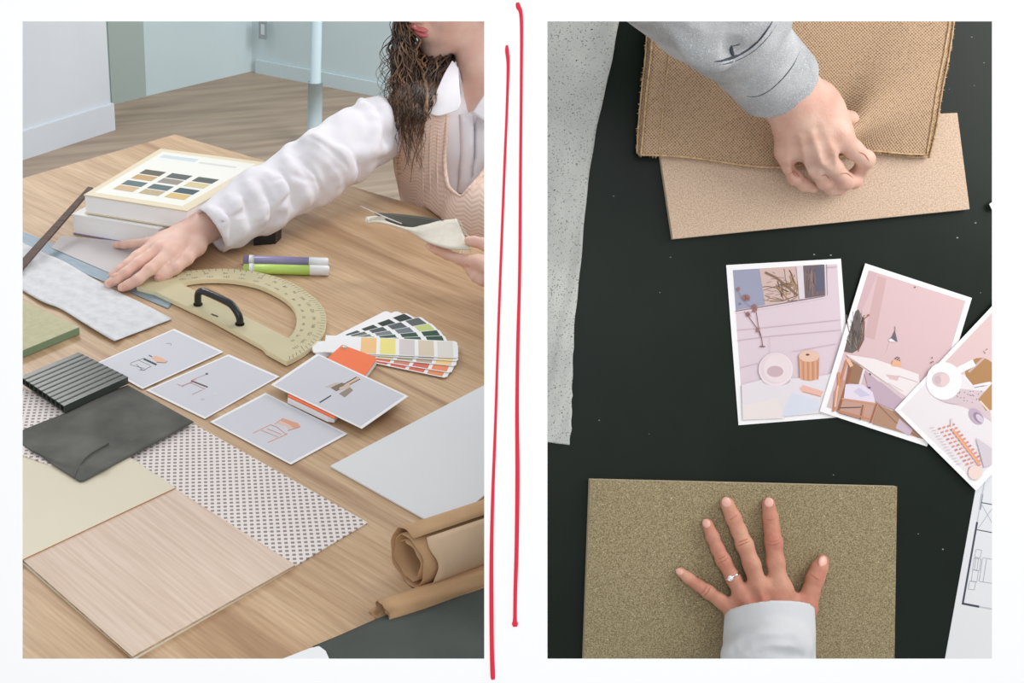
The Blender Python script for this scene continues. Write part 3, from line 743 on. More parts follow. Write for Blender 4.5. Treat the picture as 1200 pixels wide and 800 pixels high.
V, Fc = tube_data(dens(P_, 3), 0.0056, 10, flat=(hd[1], -hd[0], 0)); obj('handle', V, Fc, M['handle'], pt, smooth=True)
for q in (A0, A5): tube('handle_foot', [q, q+ZUP*.002], .0072, M['handle'], pt, 14, flat=(1, 0, 0))
# scale: ticks and numerals
tv = []
for k in range(1, 60):
    u = k/60; a, b = samp(ro, u), samp(ri, u); L_ = 0.16 if k % 5 else 0.28
    p, q = T(*lerp(a, b, .03)[:2], PH+.0001), T(*lerp(a, b, .03+L_)[:2], PH+.0001); s_ = np.cross(q-p, ZUP); s_ /= np.linalg.norm(s_); s_ *= 0.0004
    tv.append(([p-s_, p+s_, q+s_, q-s_], [[0, 1, 2, 3]]))
V, Fc = join(tv); obj('tick_marks', V, Fc, M['ink'], pt)
def text_mesh(txt, size):
    cu = bpy.data.curves.new('numerals', 'FONT'); cu.body = txt; cu.size = size; cu.align_x = 'CENTER'; cu.align_y = 'CENTER'; cu.resolution_u = 1
    o = bpy.data.objects.new('numerals', cu); COL.objects.link(o); bpy.context.view_layer.update()
    me = o.to_mesh(); V = [np.array(v.co) for v in me.vertices]; Fc = [list(p.vertices) for p in me.polygons]; o.to_mesh_clear()
    bpy.data.objects.remove(o); bpy.data.curves.remove(cu); return V, Fc
parts = []
for k in range(1, 18):
    for row, (v_, s0) in enumerate(((.42, .0085), (.76, .0075))):
        num = 10*k if row == 0 else 180-10*k
        V, Fc = text_mesh(str(num), s0); u = k/18.0; c_ = lerp(samp(ro, u), samp(ri, u), v_); o_ = T(c_[0], c_[1], PH+.0001)
        a, b = samp(ro, max(u-.02, 0)), samp(ro, min(u+.02, 1)); d = T(b[0], b[1], PH)-T(a[0], a[1], PH); d /= np.linalg.norm(d); e_ = np.cross(ZUP, d)
        parts.append(([o_+d*v[0]+e_*v[1] for v in V], Fc))
V, Fc = join(parts); obj('scale_numerals', V, Fc, M['ink'], pt)
V, Fc = slab_data(px(T, [(248, 367), (256, 370), (255, 371.5), (247, 368.5)], PH+.0002), ZUP, .0002); obj('imprint', V, Fc, M['ink'], pt)

# cards with furniture pictures
def card(c4, h, label, draw):
    t = thing('picture_card', T(*c4[0], h), label, 'card', TABF, 'furniture cards on the oak table')
    if np.isscalar(h): hs = [h]*4
    slab('card_stock', [T(x, y, hh) for (x, y), hh in zip(c4, hs)], 0.0006, M['card'], t)
    pr = Print(T, h); cc = np.mean(np.array(c4), axis=0)
    pr.poly([tuple(np.array(p)+(cc-np.array(p))*0.055) for p in c4], (207, 206, 214)); draw(pr); pr.build('print', t, ZUP)
def z3(x, y): return (110+x/6.667, 380+y/6.667)
def z4(x, y): return (240+x/5, 400+y/5)
def d1(p):
    dk = (50, 52, 56); g = (120, 116, 120)
    p.line([z3(*q) for q in [(388, 265), (290, 300), (285, 315), (395, 345)]], .7, g); p.line([z3(345, 278), z3(440, 320)], .6, g); p.line([z3(330, 310), z3(385, 360), z3(450, 325)], .8, g)
    p.line([z3(355, 355), z3(400, 358)], 1, g)
    p.line([z3(388, 268), z3(490, 315)], 2.2, (40, 58, 64)); p.poly([z3(*q) for q in [(450, 260), (480, 243), (540, 265), (565, 285), (555, 298), (490, 292)]], (224, 178, 146))
    p.line([z3(490, 296), z3(560, 300), z3(575, 285)], .8, g); p.line([z3(430, 240), z3(455, 253)], 1.2, dk); p.line([z3(565, 150), z3(600, 148), z3(605, 165)], .8, (150, 158, 160))
card([(204, 385), (262, 412), (167, 455.5), (112, 425.5)], .0022, 'card showing a chair with peach cushion, touching the ribbed panel', d1)
def d2(p):
    g = (110, 84, 84)
    p.line([z3(760, 440), z3(890, 490)], 1.8, (92, 70, 74)); p.line([z3(750, 455), z3(870, 505)], .7, (170, 110, 100)); p.line([z3(690, 480), z3(770, 450)], 1, (170, 110, 104))
    p.line([z3(800, 420), z3(890, 385)], .7, (160, 160, 160)); p.ell(*z3(882, 386), 1.8, 1.2, (110, 100, 110)); p.line([z3(650, 465), z3(700, 488)], 1, (196, 150, 146))
    p.line([z3(765, 548), z3(850, 510)], .8, (180, 150, 144)); p.line([z3(770, 435), z3(800, 425)], 1.5, (214, 150, 120)); p.ell(*z3(850, 585), 2.4, 1.2, (186, 188, 196)); p.ell(*z3(950, 540), 3, 1.2, (214, 212, 214))
card([(268, 415), (327.5, 441), (240, 490.5), (171, 457)], .0016, 'card showing a small slatted table with one dark leg', d2)
def d3(p):
    o_ = (214, 156, 128); o2 = (190, 134, 112)
    p.line([z4(280, 538), z4(385, 488)], 1.1, o_); p.line([z4(370, 592), z4(485, 540)], 1.2, o_); p.line([z4(330, 520), z4(430, 560)], .8, o2); p.line([z4(365, 510), z4(450, 545)], .8, o2)
    p.line([z4(385, 488), z4(420, 500), z4(478, 545)], .8, o2); p.poly([z4(*q) for q in [(420, 480), (455, 450), (545, 480), (565, 495), (500, 520), (475, 495)]], (222, 190, 176))
    p.poly([z4(*q) for q in [(440, 462), (455, 448), (545, 478), (560, 500), (520, 508), (500, 488)]], (216, 158, 132)); p.line([z4(485, 522), z4(560, 500)], .8, o2)
    p.line([z4(410, 485), z4(440, 460)], .8, o_)
card([(311, 460), (407.5, 508), (341, 544), (246, 494)], .0016, 'card showing an orange-framed armchair, nearest the dotted sheet', d3)
def d4(p):
    br_ = (128, 108, 94)
    p.poly([z4(*q) for q in [(735, 270), (805, 240), (835, 262), (770, 292)]], br_); p.poly([z4(*q) for q in [(700, 268), (760, 242), (800, 240), (735, 272)]], (196, 184, 176))
    p.poly([z4(*q) for q in [(785, 305), (850, 268), (870, 285), (820, 328)]], (150, 134, 122)); p.line([z4(820, 262), z4(905, 212)], 3.4, (216, 186, 160)); p.line([z4(815, 250), z4(890, 208)], 1.1, (70, 52, 46))
    p.line([z4(830, 262), z4(910, 220)], .9, (60, 48, 44)); p.line([z4(790, 280), z4(850, 255)], 4, (208, 184, 164)); p.line([z4(672, 358), z4(740, 316)], 1.4, (30, 44, 50))
card([(372, 414), (478.5, 464), (424, 502), (317.5, 450.5)], .0135, 'card showing a brass lamp shape, resting on the orange fan deck', d4)

# colour fan decks
def deck(name, label, pivot, strips, cover=None):
    t = thing(name, T(*pivot), label, 'colour fan', TABF); P0 = T(*pivot)
    for k, (tip, hh, wd, cols, tail) in enumerate(strips):
        tp = T(*tip, hh); p = np.array([P0[0], P0[1], TABLE_Z+hh]); d = tp-p; L_ = np.linalg.norm(d); d /= L_; s_ = np.cross(ZUP, d)
        def Q(u, v): return p+d*(u*L_)+s_*(v*wd)
        pts = [Q(-tail, -.5), Q(.98, -.5), Q(1.0, -.42), Q(1.0, .42), Q(.98, .5), Q(-tail, .5)]
        sp = slab('strip', pts, 0.0007, M['card'], t)
        if cols:
            V = []; Fc = []; cc = []
            for (u0, u1, c_) in cols:
                i = len(V); V += [Q(u0, -.46)+ZUP*.0001, Q(u1, -.46)+ZUP*.0001, Q(u1, .46)+ZUP*.0001, Q(u0, .46)+ZUP*.0001]; Fc.append([i, i+1, i+2, i+3]); cc.append(c_)
            obj('colour_print', V, Fc, M['print'], sp, cols=cc)
    return t
GR = [(44, 58, 54), (70, 84, 84), (50, 66, 58), (96, 108, 112), (60, 74, 70)]
def pat(u0, cl, w=.135, gap=.045):
    out = []; u = u0
    for c_ in cl:
        if u+w > 1: break
        out.append((u, u+w, c_)); u += w+gap
    return out
gs = []
for k, (tip, cl) in enumerate([((462, 368), []), ((474, 368.5), [(196, 204, 208)]*0), ((484, 371), [GR[1], GR[2], GR[0], GR[0]]), ((500, 376), [(96, 108, 104), (76, 88, 88), (88, 96, 98), (90, 100, 100)]),
                               ((511, 384), [(120, 132, 128), (120, 128, 132), (112, 122, 130), (192, 206, 132)]), ((519, 392), [(86, 150, 118), (60, 90, 80), (54, 80, 68), (46, 78, 62)]), ((524, 399), [(70, 120, 96), (70, 130, 100), (44, 90, 68), (40, 78, 60)])]):
    gs.append((tip, .002+.0009*k, .034, pat(.30, cl), .10))
gt = deck('colour_fan', 'spread colour fan with dark green strips, behind the warm toned fan', (380, 411), gs)
for k, tp in enumerate([(377, 403), (379, 400.5), (382, 399), (386, 397.5)]):
    pass
WS = [((529, 433), [(224, 96, 74), (226, 108, 82), (228, 104, 78), (226, 110, 84), (236, 142, 96)]), ((533, 427), [(236, 150, 92), (238, 120, 84), (216, 138, 112), (214, 112, 92), (238, 144, 100)]),
      ((536, 419), [(240, 170, 90), (204, 200, 120), (180, 172, 140), (190, 170, 150), (244, 206, 134)]), ((537, 413), [(240, 190, 110), (206, 208, 130), (188, 176, 158), (186, 168, 152), (244, 210, 144)]),
      ((536.5, 409.5), [(240, 196, 138), (236, 224, 136), (212, 204, 202), (214, 202, 180), (222, 218, 212)])]
ws = [(tip, .003+.0013*k, .052, pat(.155, cl, .135, .032), .16) for k, (tip, cl) in enumerate(WS)]
wt = deck('colour_fan', 'spread colour fan of yellow, beige and coral strips with an orange cover', (402, 409), ws)
slab('cover', [T(x, y, .0122) for x, y in [(401, 403.5), (440.5, 418), (441, 421), (392, 490), (384, 486), (337, 463.5), (340, 458)]], .0022, M['orange'], wt, bevel=.0006)
slab('white_leaves', [T(x, y, .0100) for x, y in [(401, 405), (440.5, 420), (441, 423), (392, 490), (384, 489), (337, 467), (340, 460)]], .0068, M['card'], wt)
sc = T(404, 407.5, .0122); tube('screw', [sc, sc+ZUP*.0018], .0045, M['brass'], wt, 14, flat=(1, 0, 0))

# plain white sheet at the right
G_ = quadgrid([T(387, 545.5, .0035), T(600, 433, .0035), T(650, 640, .0035), T(490, 603.5, .0035)], 10, 10, lambda u, v: .0006*math.sin(4*u+3*v))
P4 = [T(387, 545.5, .003), T(600, 434, .003), T(688, 478, .003), T(520, 620, .003)]
o = slab('white_sheet', P4, .0022, M['white_sheet'], edge=M['card']); tag(o, 'large blank white sheet on the oak table, partly under the kraft roll', 'paper')

# kraft paper rolls
def roll(name, label, a, b, r0_, r1, turns, m_, group=None, sq=1.0, phase=0.0, n=70, crumple=0.0):
    d = b-a; d_ = d/np.linalg.norm(d); u = np.cross(ZUP, d_); u /= np.linalg.norm(u); v = np.cross(d_, u)
    rows = []
    for i in range(n+1):
        s_ = i/n; th = phase+turns*2*math.pi*s_; r = r0_+(r1-r0_)*s_; row = []
        for j in range(13):
            q = j/12; rr = r*(1+crumple*math.sin(3*th+5*q)+crumple*.7*math.sin(7*th-9*q))
            e_ = 0.0015*math.sin(3*th)+0.001*math.sin(7.3*th) if j == 0 else 0
            row.append(a+d*q+d_*e_+u*rr*math.cos(th)+v*rr*sq*math.sin(th))
        rows.append(row)
    t = thing(name, a-ZUP*r1, label, 'paper roll', group=group)
    sheet('paper', rows, m_, t, th=.0009, n=u)
    return t
ra = T(478, 655, .034)-0; rb = T(640, 600, .034)
rt = roll('kraft_roll', 'large loose roll of brown kraft paper with its open end to the left', ra, rb, .021, .037, 2.2, M['kraft'], 'rolls of kraft paper', phase=.6, crumple=.003)
# overlapping lighter flap on the big roll
d = rb-ra; d_ = d/np.linalg.norm(d); u = np.cross(ZUP, d_); u /= np.linalg.norm(u); v = np.cross(d_, u); rows = []
for i in range(15):
    th = math.radians(-60+i*9.0); rows.append([ra+d*(.062+q*.06)+u*(-1)*.0392*math.cos(th+math.radians(0))*1.0+v*.0392*math.sin(th)+d_*.003*math.sin(i*.9)*(q == 0) for q in range(14)])
sheet('paper_flap', rows, M['kraft_light'], rt, th=.0008, n=-u)
ra2, rb2 = T(447, 719, .0115), T(640, 655, .016)
r2 = roll('kraft_roll', 'small flattened roll of kraft paper in front of the large roll', ra2, rb2, .011, .0155, 1.3, M['kraft'], 'rolls of kraft paper', sq=1.0, phase=2.2, crumple=.05)
rows = [[T(*p, h) for p, h in r_] for r_ in ([((432, 716), .001), ((466, 695), .004), ((520, 680), .01), ((620, 652), .014)], [((440, 724), .001), ((470, 701), .012), ((520, 690), .022), ((620, 658), .024)], [((447, 728), .002), ((480, 716), .006), ((530, 706), .012), ((620, 690), .016)])]
rg = []
for i in range(9):
    x = i/4; k0 = min(int(x), 1); f_ = x-k0; row = [rows[k0][j]*(1-f_)+rows[k0+1][j]*f_ for j in range(4)]; rr = []
    for j in range(13):
        y = j/4; k1 = min(int(y), 2); g_ = y-k1; rr.append(row[k1]*(1-g_)+row[k1+1]*g_+ZUP*.0012*math.sin(i*1.7+j*1.1))
    rg.append(rr)
sheet('loose_sheet', rg, M['kraft'], r2, th=.0008)

# dark cloth and white corner at the bottom
hC = .026
G_ = outline_grid([(366, 757), (400, 743), (448, 722), (500, 703), (567, 672), (598, 657)], [(395, 790), (430, 800), (470, 810), (500, 820), (560, 822), (602, 815)], 22, 16, T, lambda u, v: .012+.010*min(1, v*6)+.002*math.sin(7*u+3*v))
o = sheet('charcoal_cloth', G_, M['charcoal'], th=.009); tag(o, 'charcoal cloth sample at the near corner beside the kraft rolls', 'fabric')
o = slab('white_card', [T(x, y, .030) for x, y in [(318, 776), (362, 759), (374, 756), (382, 762), (392, 785), (330, 800)]], .003, M['white_plastic'], bevel=.001); tag(o, 'rounded corner of a white card at the bottom, beside the charcoal cloth', 'card')

# ------------------------------------------------------------------ black table seen square on
t = thing('black_table', B(900, 400), 'matt black table top carrying boards, burlap and photographs', 'table', BRDF)
slab('tabletop', [B(x, y) for x, y in [(613, -40), (1290, -40), (1290, 840), (613, 840)]], .03, M['black_table'], t, n=NB, frame=BRDF, bevel=.001)
rnd = random.Random(4)
sp = []
for k in range(46):
    x, y = rnd.uniform(680, 1158), rnd.uniform(30, 768); r = rnd.choice([.4, .5, .6, .9]); a = rnd.uniform(0, 3)
    sp.append(([B(x+r*math.cos(a+q)*(1+rnd.random()), y+r*math.sin(a+q), .0001) for q in (0, -1.57, -3.14, -4.71)], [[0, 1, 2, 3]]))
V, Fc = join(sp); o = obj('dust', V, Fc, M['dust'], t); o['kind'] = 'stuff'
# speckled sheet
left = [(617, 10), (617, 80), (617, 180), (617, 280), (617, 380), (617, 450), (617, 500), (617, 511)]
right = [(728, 10), (716, 76), (699.5, 150), (688, 225), (680, 315), (673, 383), (671, 440), (670, 470), (669.5, 500), (667, 521)]
rr = dens([(a, b, 0) for a, b in right], 8); P_ = []
for i in range(61):
    q = samp(rr, i/60); yl = 10+(q[1]-10)*(505/511.)
    jag = 0.8*math.sin(i*1.3)+(1.2 if i % 9 == 0 else 0)*(i > 35)
    P_.append([B(617+(q[0]+jag*.5-617)*j/16, yl+(q[1]-yl)*j/16, .0055+.0022*math.sin(i*.23+j*.15)*math.sin(j*.3+1)+.0006*math.sin(j*1.3+i*.5)) for j in range(17)])
o = sheet('speckled_sheet', P_, M['speckled'], frame=BRDF, th=.0012, n=NB); tag(o, 'long light grey speckled felt sheet along the left of the black table', 'felt')
# boards
h2 = .0075
o = slab('fibreboard', [B(x, y, h2) for x, y in [(769, 150), (1122, 132), (1136.5, 245), (788.5, 280)]], h2-.0003, M['mdf2'], n=NB, frame=BRDF, edge=M['mdf_edge'], bevel=.0004)
tag(o, 'tan fibreboard under the burlap and the gripping hand', 'board', 'fibreboards on the black table')
h1 = .0095
o = slab('fibreboard', [B(x, y, h1) for x, y in [(691.5, 561.5), (1051.5, 570), (1048, 800), (683, 800)]], h1-.0003, M['mdf'], n=NB, frame=BRDF, edge=M['mdf_edge'], bevel=.0004)
tag(o, 'olive-brown fibreboard under the spread hand with the ring', 'board', 'fibreboards on the black table')
o = slab('paper_scrap', [B(x, y, .006) for x, y in [(1159.5, 239), (1168, 233), (1172, 246), (1163, 246)]], .0012, M['card'], n=NB, frame=BRDF); tag(o, 'tiny white paper corner at the right edge, right of the tan fibreboard', 'paper')
# burlap, folded in layers
def burl(left, right, hf, n=46, mc=60): return outline_grid(left, right, n, mc, B, hf)
bt = thing('burlap_cloth', B(930, 100, h2), 'folded brown burlap cloth gripped by the hand', 'cloth', BRDF)
def hb(off):
    def f(u, v):      # u down the cloth, v to the right
        x = 762+v*350; y = 10+u*172
        # pinch at the fist with folds running up and right
        g = 0
        dx, dy = x-1008, y-158
        for ang, amp, wd in ((-38, .012, 15), (-18, .007, 14), (-62, .006, 14), (158, .004, 18)):
            a = math.radians(ang); s_ = dx*math.cos(a)+dy*math.sin(a); p = -dx*math.sin(a)+dy*math.cos(a)
            if s_ > -10: g += 1.7*amp*math.exp(-(p/(wd+s_*.13))**2)*math.exp(-max(s_, 0)/130)
        return h2+off+.003+.0016*math.sin(6*v+2*u)+g
    return f
low_l = [(764, -5), (759, 30), (756, 70), (752, 105), (748, 150), (746.5, 179)]
low_r = [(1120, -5), (1117, 30), (1111, 70), (1104, 105), (1097, 150), (1089, 184)]
def sag(u, v):
    return (u**4)*(15*math.exp(-((v-.46)/.24)**2)-6*math.exp(-((v-.79)/.10)**2))
def burl_grid(left, right, hf):
    L_, R_ = dens([(a, b, 0) for a, b in left], 8), dens([(a, b, 0) for a, b in right], 8); out = []
    for i in range(49):
        u = i/48; a, b = samp(L_, u), samp(R_, u); row = []
        for j in range(65):
            v = j/64; x, y = lerp(a, b, v)[:2]; row.append(B(x, y+sag(u, v), hf(u, v)))
        out.append(row)
    return out
def hem(P, r):
    P = [p+NB*.0004 for p in P]; return tube_data(P, [r*(1+.25*math.sin(i*1.7)) for i in range(len(P))], 7)
top_l = [(770, -5), (765, 30), (762, 70), (758, 105), (754, 150), (751, 181)]
top_r = [(1116, -5), (1112, 30), (1105, 70), (1098, 105), (1091, 150), (1086, 181)]
for nm, l_, r_, off, th_ in (('lower_layer', low_l, low_r, 0, .0022), ('upper_layer', top_l, top_r, .0045, .0024)):
    Gb = burl_grid(l_, r_, hb(off)); ly = sheet(nm, Gb, M['burlap'], bt, frame=BRDF, th=th_, n=NB)
    for edge in (Gb[-1], [r[0] for r in Gb], [r[-1] for r in Gb]):
        V, Fc = hem(edge, .0010); obj('hem', V, Fc, M['burlap_edge'], ly, smooth=True)
    if off:
        V, Fc = hem([r[4]for r in Gb], .0006); obj('fold_line', V, Fc, M['burlap_edge'], ly, smooth=True)
fr = []
for k in range(300):
    sd = rnd.random()
    if sd < .62:
        x = rnd.uniform(748, 1088); vv = (x-747)/342; y = 180+vv*3+sag(1, vv)
        if 915 < x < 1022: continue
        dx, dy = rnd.uniform(-.8, .8), rnd.uniform(2, 4.5)
    else:
        i = rnd.random(); q = samp(dens([(a, b, 0) for a, b in (low_l if rnd.random() < .5 else low_r)], 6), i); x, y = q[0], q[1]; s_ = -1 if x < 900 else 1; dx, dy = s_*rnd.uniform(1, 3.4), rnd.uniform(-1, 1)
    hh = hb(.003)((y-10)/172, (x-762)/350); fr.append(tube_data([B(x, y, hh), B(x+dx*.5, y+dy*.5, hh-.0008), B(x+dx, y+dy, hh-.0015)], [.00035, .0003, .0001], 4))
V, Fc = join(fr); o = obj('fringe', V, Fc, M['burlap_edge'], bt); o['kind'] = 'stuff'

# ------------------------------------------------------------------ photographs
def photo(c4, h, label, inner, draw, group='printed interior photographs', curl=0.0):
    t = thing('photograph', B(*c4[0], h), label, 'photograph', BRDF, group)
    slab('paper', [B(x, y, h) for x, y in c4], .0005, M['card'], t, n=NB)
    pr = Print(B, h, .000009); pr.inner = inner; draw(pr); pr.build('print', t, NB)
def zA(x, y): return (845+x/6.667, 295+y/6.667)
def zB(x, y): return (845+x/6.667, 385+y/6.667)
def zC(x, y): return (955+x/5.714, 300+y/5.714)
def zD(x, y): return (955+x/4.443, 400+y/4.443)
def q1(p):
    W = (214, 196, 204)
    p.poly([(858.5, 316.5), (981, 309.3), (992, 481), (871, 492.5)], W)
    p.poly([zA(*q) for q in [(92, 143), (300, 130), (345, 415), (115, 455)]], (150, 152, 174))
    p.poly([zA(*q) for q in [(300, 130), (590, 112), (612, 370), (345, 415)]], (202, 176, 168))
    r = random.Random(2)
    for k in range(34):
        x, y = r.uniform(450, 600), r.uniform(250, 385); a = r.uniform(2.6, 5.2); L_ = r.uniform(40, 150); c_ = r.choice([(120, 92, 76), (96, 76, 64), (150, 118, 92), (170, 136, 100)])
        pts = [(x, y)]
        for s_ in range(3): a += r.uniform(-.4, .4); pts.append((min(max(pts[-1][0]+L_/3*math.cos(a), 325), 604), min(max(pts[-1][1]+L_/3*math.sin(a), 132), 385)))
        p.line([zA(*q) for q in pts], r.uniform(.5, 1.5), c_)
    for k in range(16):
        x, y = r.uniform(330, 470), r.uniform(150, 390); p.line([zA(x, y), zA(x+r.uniform(20, 70), y+r.uniform(-25, 25))], .45, (140, 110, 108))
    p.line([zA(345, 160), zA(430, 200), zA(520, 270), zA(600, 340)], 2.4, (128, 102, 78)); p.line([zA(330, 300), zA(440, 265)], .6, (120, 100, 100))
    p.poly([zA(*q) for q in [(588, 112), (640, 108), (657, 366), (612, 370)]], (214, 204, 212))
    p.poly([zA(*q) for q in [(640, 108), (805, 98), (812, 338), (655, 362)]], (108, 94, 100))
    for k in range(14):
        x = r.uniform(650, 740); p.line([zA(x, r.uniform(120, 200)), zA(x+r.uniform(-25, 40), r.uniform(240, 345))], .7, r.choice([(150, 124, 110), (84, 72, 76), (130, 106, 96)]))
    p.poly([zA(*q) for q in [(735, 120), (800, 115), (808, 300), (745, 310)]], (92, 92, 112))
    p.line([zA(813, 98), zA(822, 336)], 1, (226, 216, 222)); p.line([zA(824, 98), zA(829, 338)], .6, (120, 100, 108)); p.line([zA(826, 122), zA(905, 118)], .5, (170, 150, 158))
    p.line([zA(113, 462), zA(345, 424), zA(640, 374), zA(812, 344)], 1.0, (140, 116, 124)); p.line([zA(116, 474), zA(345, 436), zA(812, 356)], .9, (228, 214, 220))
    for yy in (0, 80): p.line([zA(125, 612+yy), zA(400, 645-60+yy*.9), zA(935, 530+yy)], .6, (188, 168, 178))
    p.line([zB(150, 305), zB(290, 270)], .6, (190, 168, 176)); p.line([zB(560, 178), zB(900, 118)], .6, (196, 174, 182)); p.line([zA(380, 652), zA(380, 790)], .4, (196, 178, 188))
    d = (122, 84, 84)
    p.line([zA(325, 738), zA(318, 680), zA(290, 610), zA(225, 520), zA(205, 480)], .9, d); p.line([zA(318, 680), zA(292, 580), zA(275, 470)], .8, d); p.line([zA(150, 350), zA(200, 400), zA(240, 440), zA(262, 452)], .5, (160, 120, 122))
    p.line([zA(132, 300), zA(160, 350), zA(185, 360)], .5, (160, 120, 122))
    for (x, y, a, b) in ((135, 290, 2, 2.4), (198, 358, 4.4, 3.6), (262, 440, 3.2, 5), (210, 488, 2.4, 3), (150, 405, 1.2, 1.2), (283, 610, 1.6, 3)): p.ell(*zA(x, y), a, b, (150, 108, 108))
    for k in range(26):
        cx, cy = r.choice([(198, 358), (262, 440), (210, 490)]); p.line([zA(cx, cy), zA(cx+r.uniform(-34, 34), cy+r.uniform(-34, 34))], .4, (134, 92, 94))
    p.line([zA(303, 738), zA(345, 740)], 1.4, (120, 92, 96))
    p.poly([zB(*q) for q in [(160, 438), (330, 395), (620, 385), (830, 360), (870, 340), (975, 300), (985, 640), (170, 715)]], (220, 213, 218))
    p.poly([zB(*q) for q in [(180, 600), (440, 540), (500, 700), (175, 712)]], (226, 216, 214)); p.poly([zB(*q) for q in [(550, 500), (760, 560), (760, 640), (470, 690)]], (208, 212, 224))
    p.ell(*zB(430, 405), 17, 6, (200, 178, 188)); p.ell(*zB(428, 318), 20.3, 19.6, (230, 216, 220)); p.ell(*zB(425, 312), 18.5, 18, (220, 203, 208)); p.ell(*zB(440, 310), 16, 16.5, (226, 211, 214)); p.ell(*zB(422, 334), 9.6, 6.6, (196, 172, 178))
    p.poly([zB(*q) for q in [(606, 220), (768, 220), (762, 385), (740, 400), (690, 410), (640, 402), (616, 385)]], (206, 150, 118))
    for k in range(8): x = 622+k*19; p.line([zB(x, 258), zB(x+2, 400)], .9, (184, 124, 96) if k % 2 else (222, 174, 142))
    p.ell(*zB(687, 215), 12, 6.6, (224, 186, 168)); p.ell(*zB(676, 203), 2.2, 1.2, (96, 66, 60)); p.line([zB(650, 178), zB(700, 168)], .6, (220, 190, 180))
    p.poly([zB(*q) for q in [(612, 470), (640, 440), (800, 490), (780, 528), (640, 495)]], (226, 178, 164)); p.line([zB(640, 492), zB(780, 530)], .8, (190, 130, 116))
photo([(851, 310.5), (985.5, 303), (999, 487.5), (865.5, 498)], .0010, 'printed photo of a white ring vase and wooden pot, leftmost of the three', None, q1)
def q2(p):
    p.poly([(1018.5, 316.5), (1131.5, 352.5), (1082, 514.5), (968.5, 477)], (212, 182, 184))
    p.poly([zC(*q) for q in [(420, 130), (480, 150), (400, 560), (330, 540)]], (202, 168, 168)); p.poly([zC(*q) for q in [(360, 95), (420, 118), (310, 380), (280, 350)]], (204, 172, 178))
    p.poly([zC(*q) for q in [(270, 370), (290, 355), (310, 390), (335, 440), (330, 560), (300, 620), (250, 650), (195, 640), (215, 560)]], (104, 92, 88))
    r = random.Random(5)
    for k in range(46):
        x, y = r.uniform(220, 320), r.uniform(420, 630); p.line([zC(x, y), zC(x+r.uniform(-24, 24), y-r.uniform(20, 80))], .55, r.choice([(70, 60, 58), (140, 124, 118), (88, 78, 74), (160, 146, 140)]))
    p.line([zC(290, 640), zC(320, 520), zC(330, 420), zC(362, 395)], 1.0, (150, 100, 84)); p.ell(*zC(358, 395), 1.6, 1, (160, 96, 80)); p.ell(*zC(670, 208), 1, .9, (120, 86, 90))
    p.line([zC(536, 470), zC(537, 500)], .8, (120, 112, 120)); p.poly([zC(*q) for q in [(535, 495), (553, 572), (520, 570), (492, 560), (515, 540)]], (104, 98, 108)); p.poly([zC(*q) for q in [(492, 560), (510, 550), (545, 575), (500, 572)]], (230, 224, 226))
    p.line([zC(505, 575), zC(480, 640)], .5, (226, 206, 208))
    p.poly([zD(*q) for q in [(180, 95), (250, 140), (225, 220), (160, 215)]], (150, 112, 86)); p.poly([zD(*q) for q in [(250, 140), (470, 290), (412, 355), (330, 322), (290, 290)]], (188, 164, 178))
    p.poly([zD(*q) for q in [(325, 325), (420, 370), (560, 505), (540, 500), (300, 430), (320, 360)]], (172, 134, 110)); p.poly([zD(*q) for q in [(95, 350), (100, 260), (150, 200), (330, 325), (300, 425), (120, 370)]], (190, 150, 136))
    p.line([zD(330, 330), zD(420, 420), zD(540, 500)], 1.2, (140, 98, 74)); p.poly([zD(*q) for q in [(440, 400), (510, 460), (490, 490), (420, 450)]], (196, 176, 190))
    p.line([zD(256, 145), zD(234, 225)], 2.6, (224, 212, 220))
    p.poly([zD(*q) for q in [(160, 66), (310, 90), (540, 170), (545, 215), (480, 290), (330, 205)]], (230, 220, 220)); p.poly([zD(*q) for q in [(160, 66), (180, 88), (480, 290), (455, 300)]], (210, 190, 194))
    p.poly([zD(*q) for q in [(365, 170), (440, 180), (430, 205), (390, 195)]], (214, 184, 184)); p.line([zD(430, 178), zD(535, 212)], 1.0, (196, 176, 184)); p.line([zD(380, 215), zD(460, 260)], .8, (206, 180, 178))
    p.poly([zD(*q) for q in [(405, 95), (450, 100), (445, 135), (398, 128)]], (226, 172, 140)); [p.ell(*zD(x, y), .8, .8, (70, 52, 50)) for x, y in ((420, 88), (430, 94), (438, 86), (428, 82), (440, 98))]
    [p.ell(*zD(x, y), .7, .9, (96, 76, 84)) for x, y in ((610, 85), (605, 110), (614, 105), (606, 138))]
    o_ = (196, 132, 94); dk = (150, 96, 70)
    p.line([zD(165, 100), zD(130, 230), zD(95, 365)], 2.6, o_); p.line([zD(180, 110), zD(185, 150), zD(120, 365)], 3, dk); p.line([zD(125, 160), zD(125, 260)], 3, (208, 140, 104)); p.line([zD(170, 90), zD(192, 130)], 4, (230, 182, 156)); p.line([zD(120, 230), zD(105, 340)], 2, (230, 190, 160))
    p.poly([zD(*q) for q in [(160, 222), (250, 224), (300, 262), (315, 318), (230, 315), (150, 295)]], (220, 210, 224)); p.poly([zD(*q) for q in [(200, 260), (230, 240), (290, 280), (240, 290)]], (200, 192, 214))
    p.line([zD(140, 298), zD(325, 325)], 2.0, (204, 146, 114)); p.line([zD(130, 345), zD(240, 342)], .9, (60, 50, 56)); p.line([zD(322, 322), zD(288, 424)], 2.2, (160, 102, 74)); p.line([zD(250, 330), zD(236, 408)], 1.8, (150, 98, 74)); p.line([zD(268, 332), zD(252, 400), zD(290, 392)], 1.2, (212, 156, 124)); p.line([zD(118, 360), zD(285, 402)], 1.6, (196, 130, 96)); p.line([zD(125, 372), zD(238, 404)], .9, (150, 98, 78))
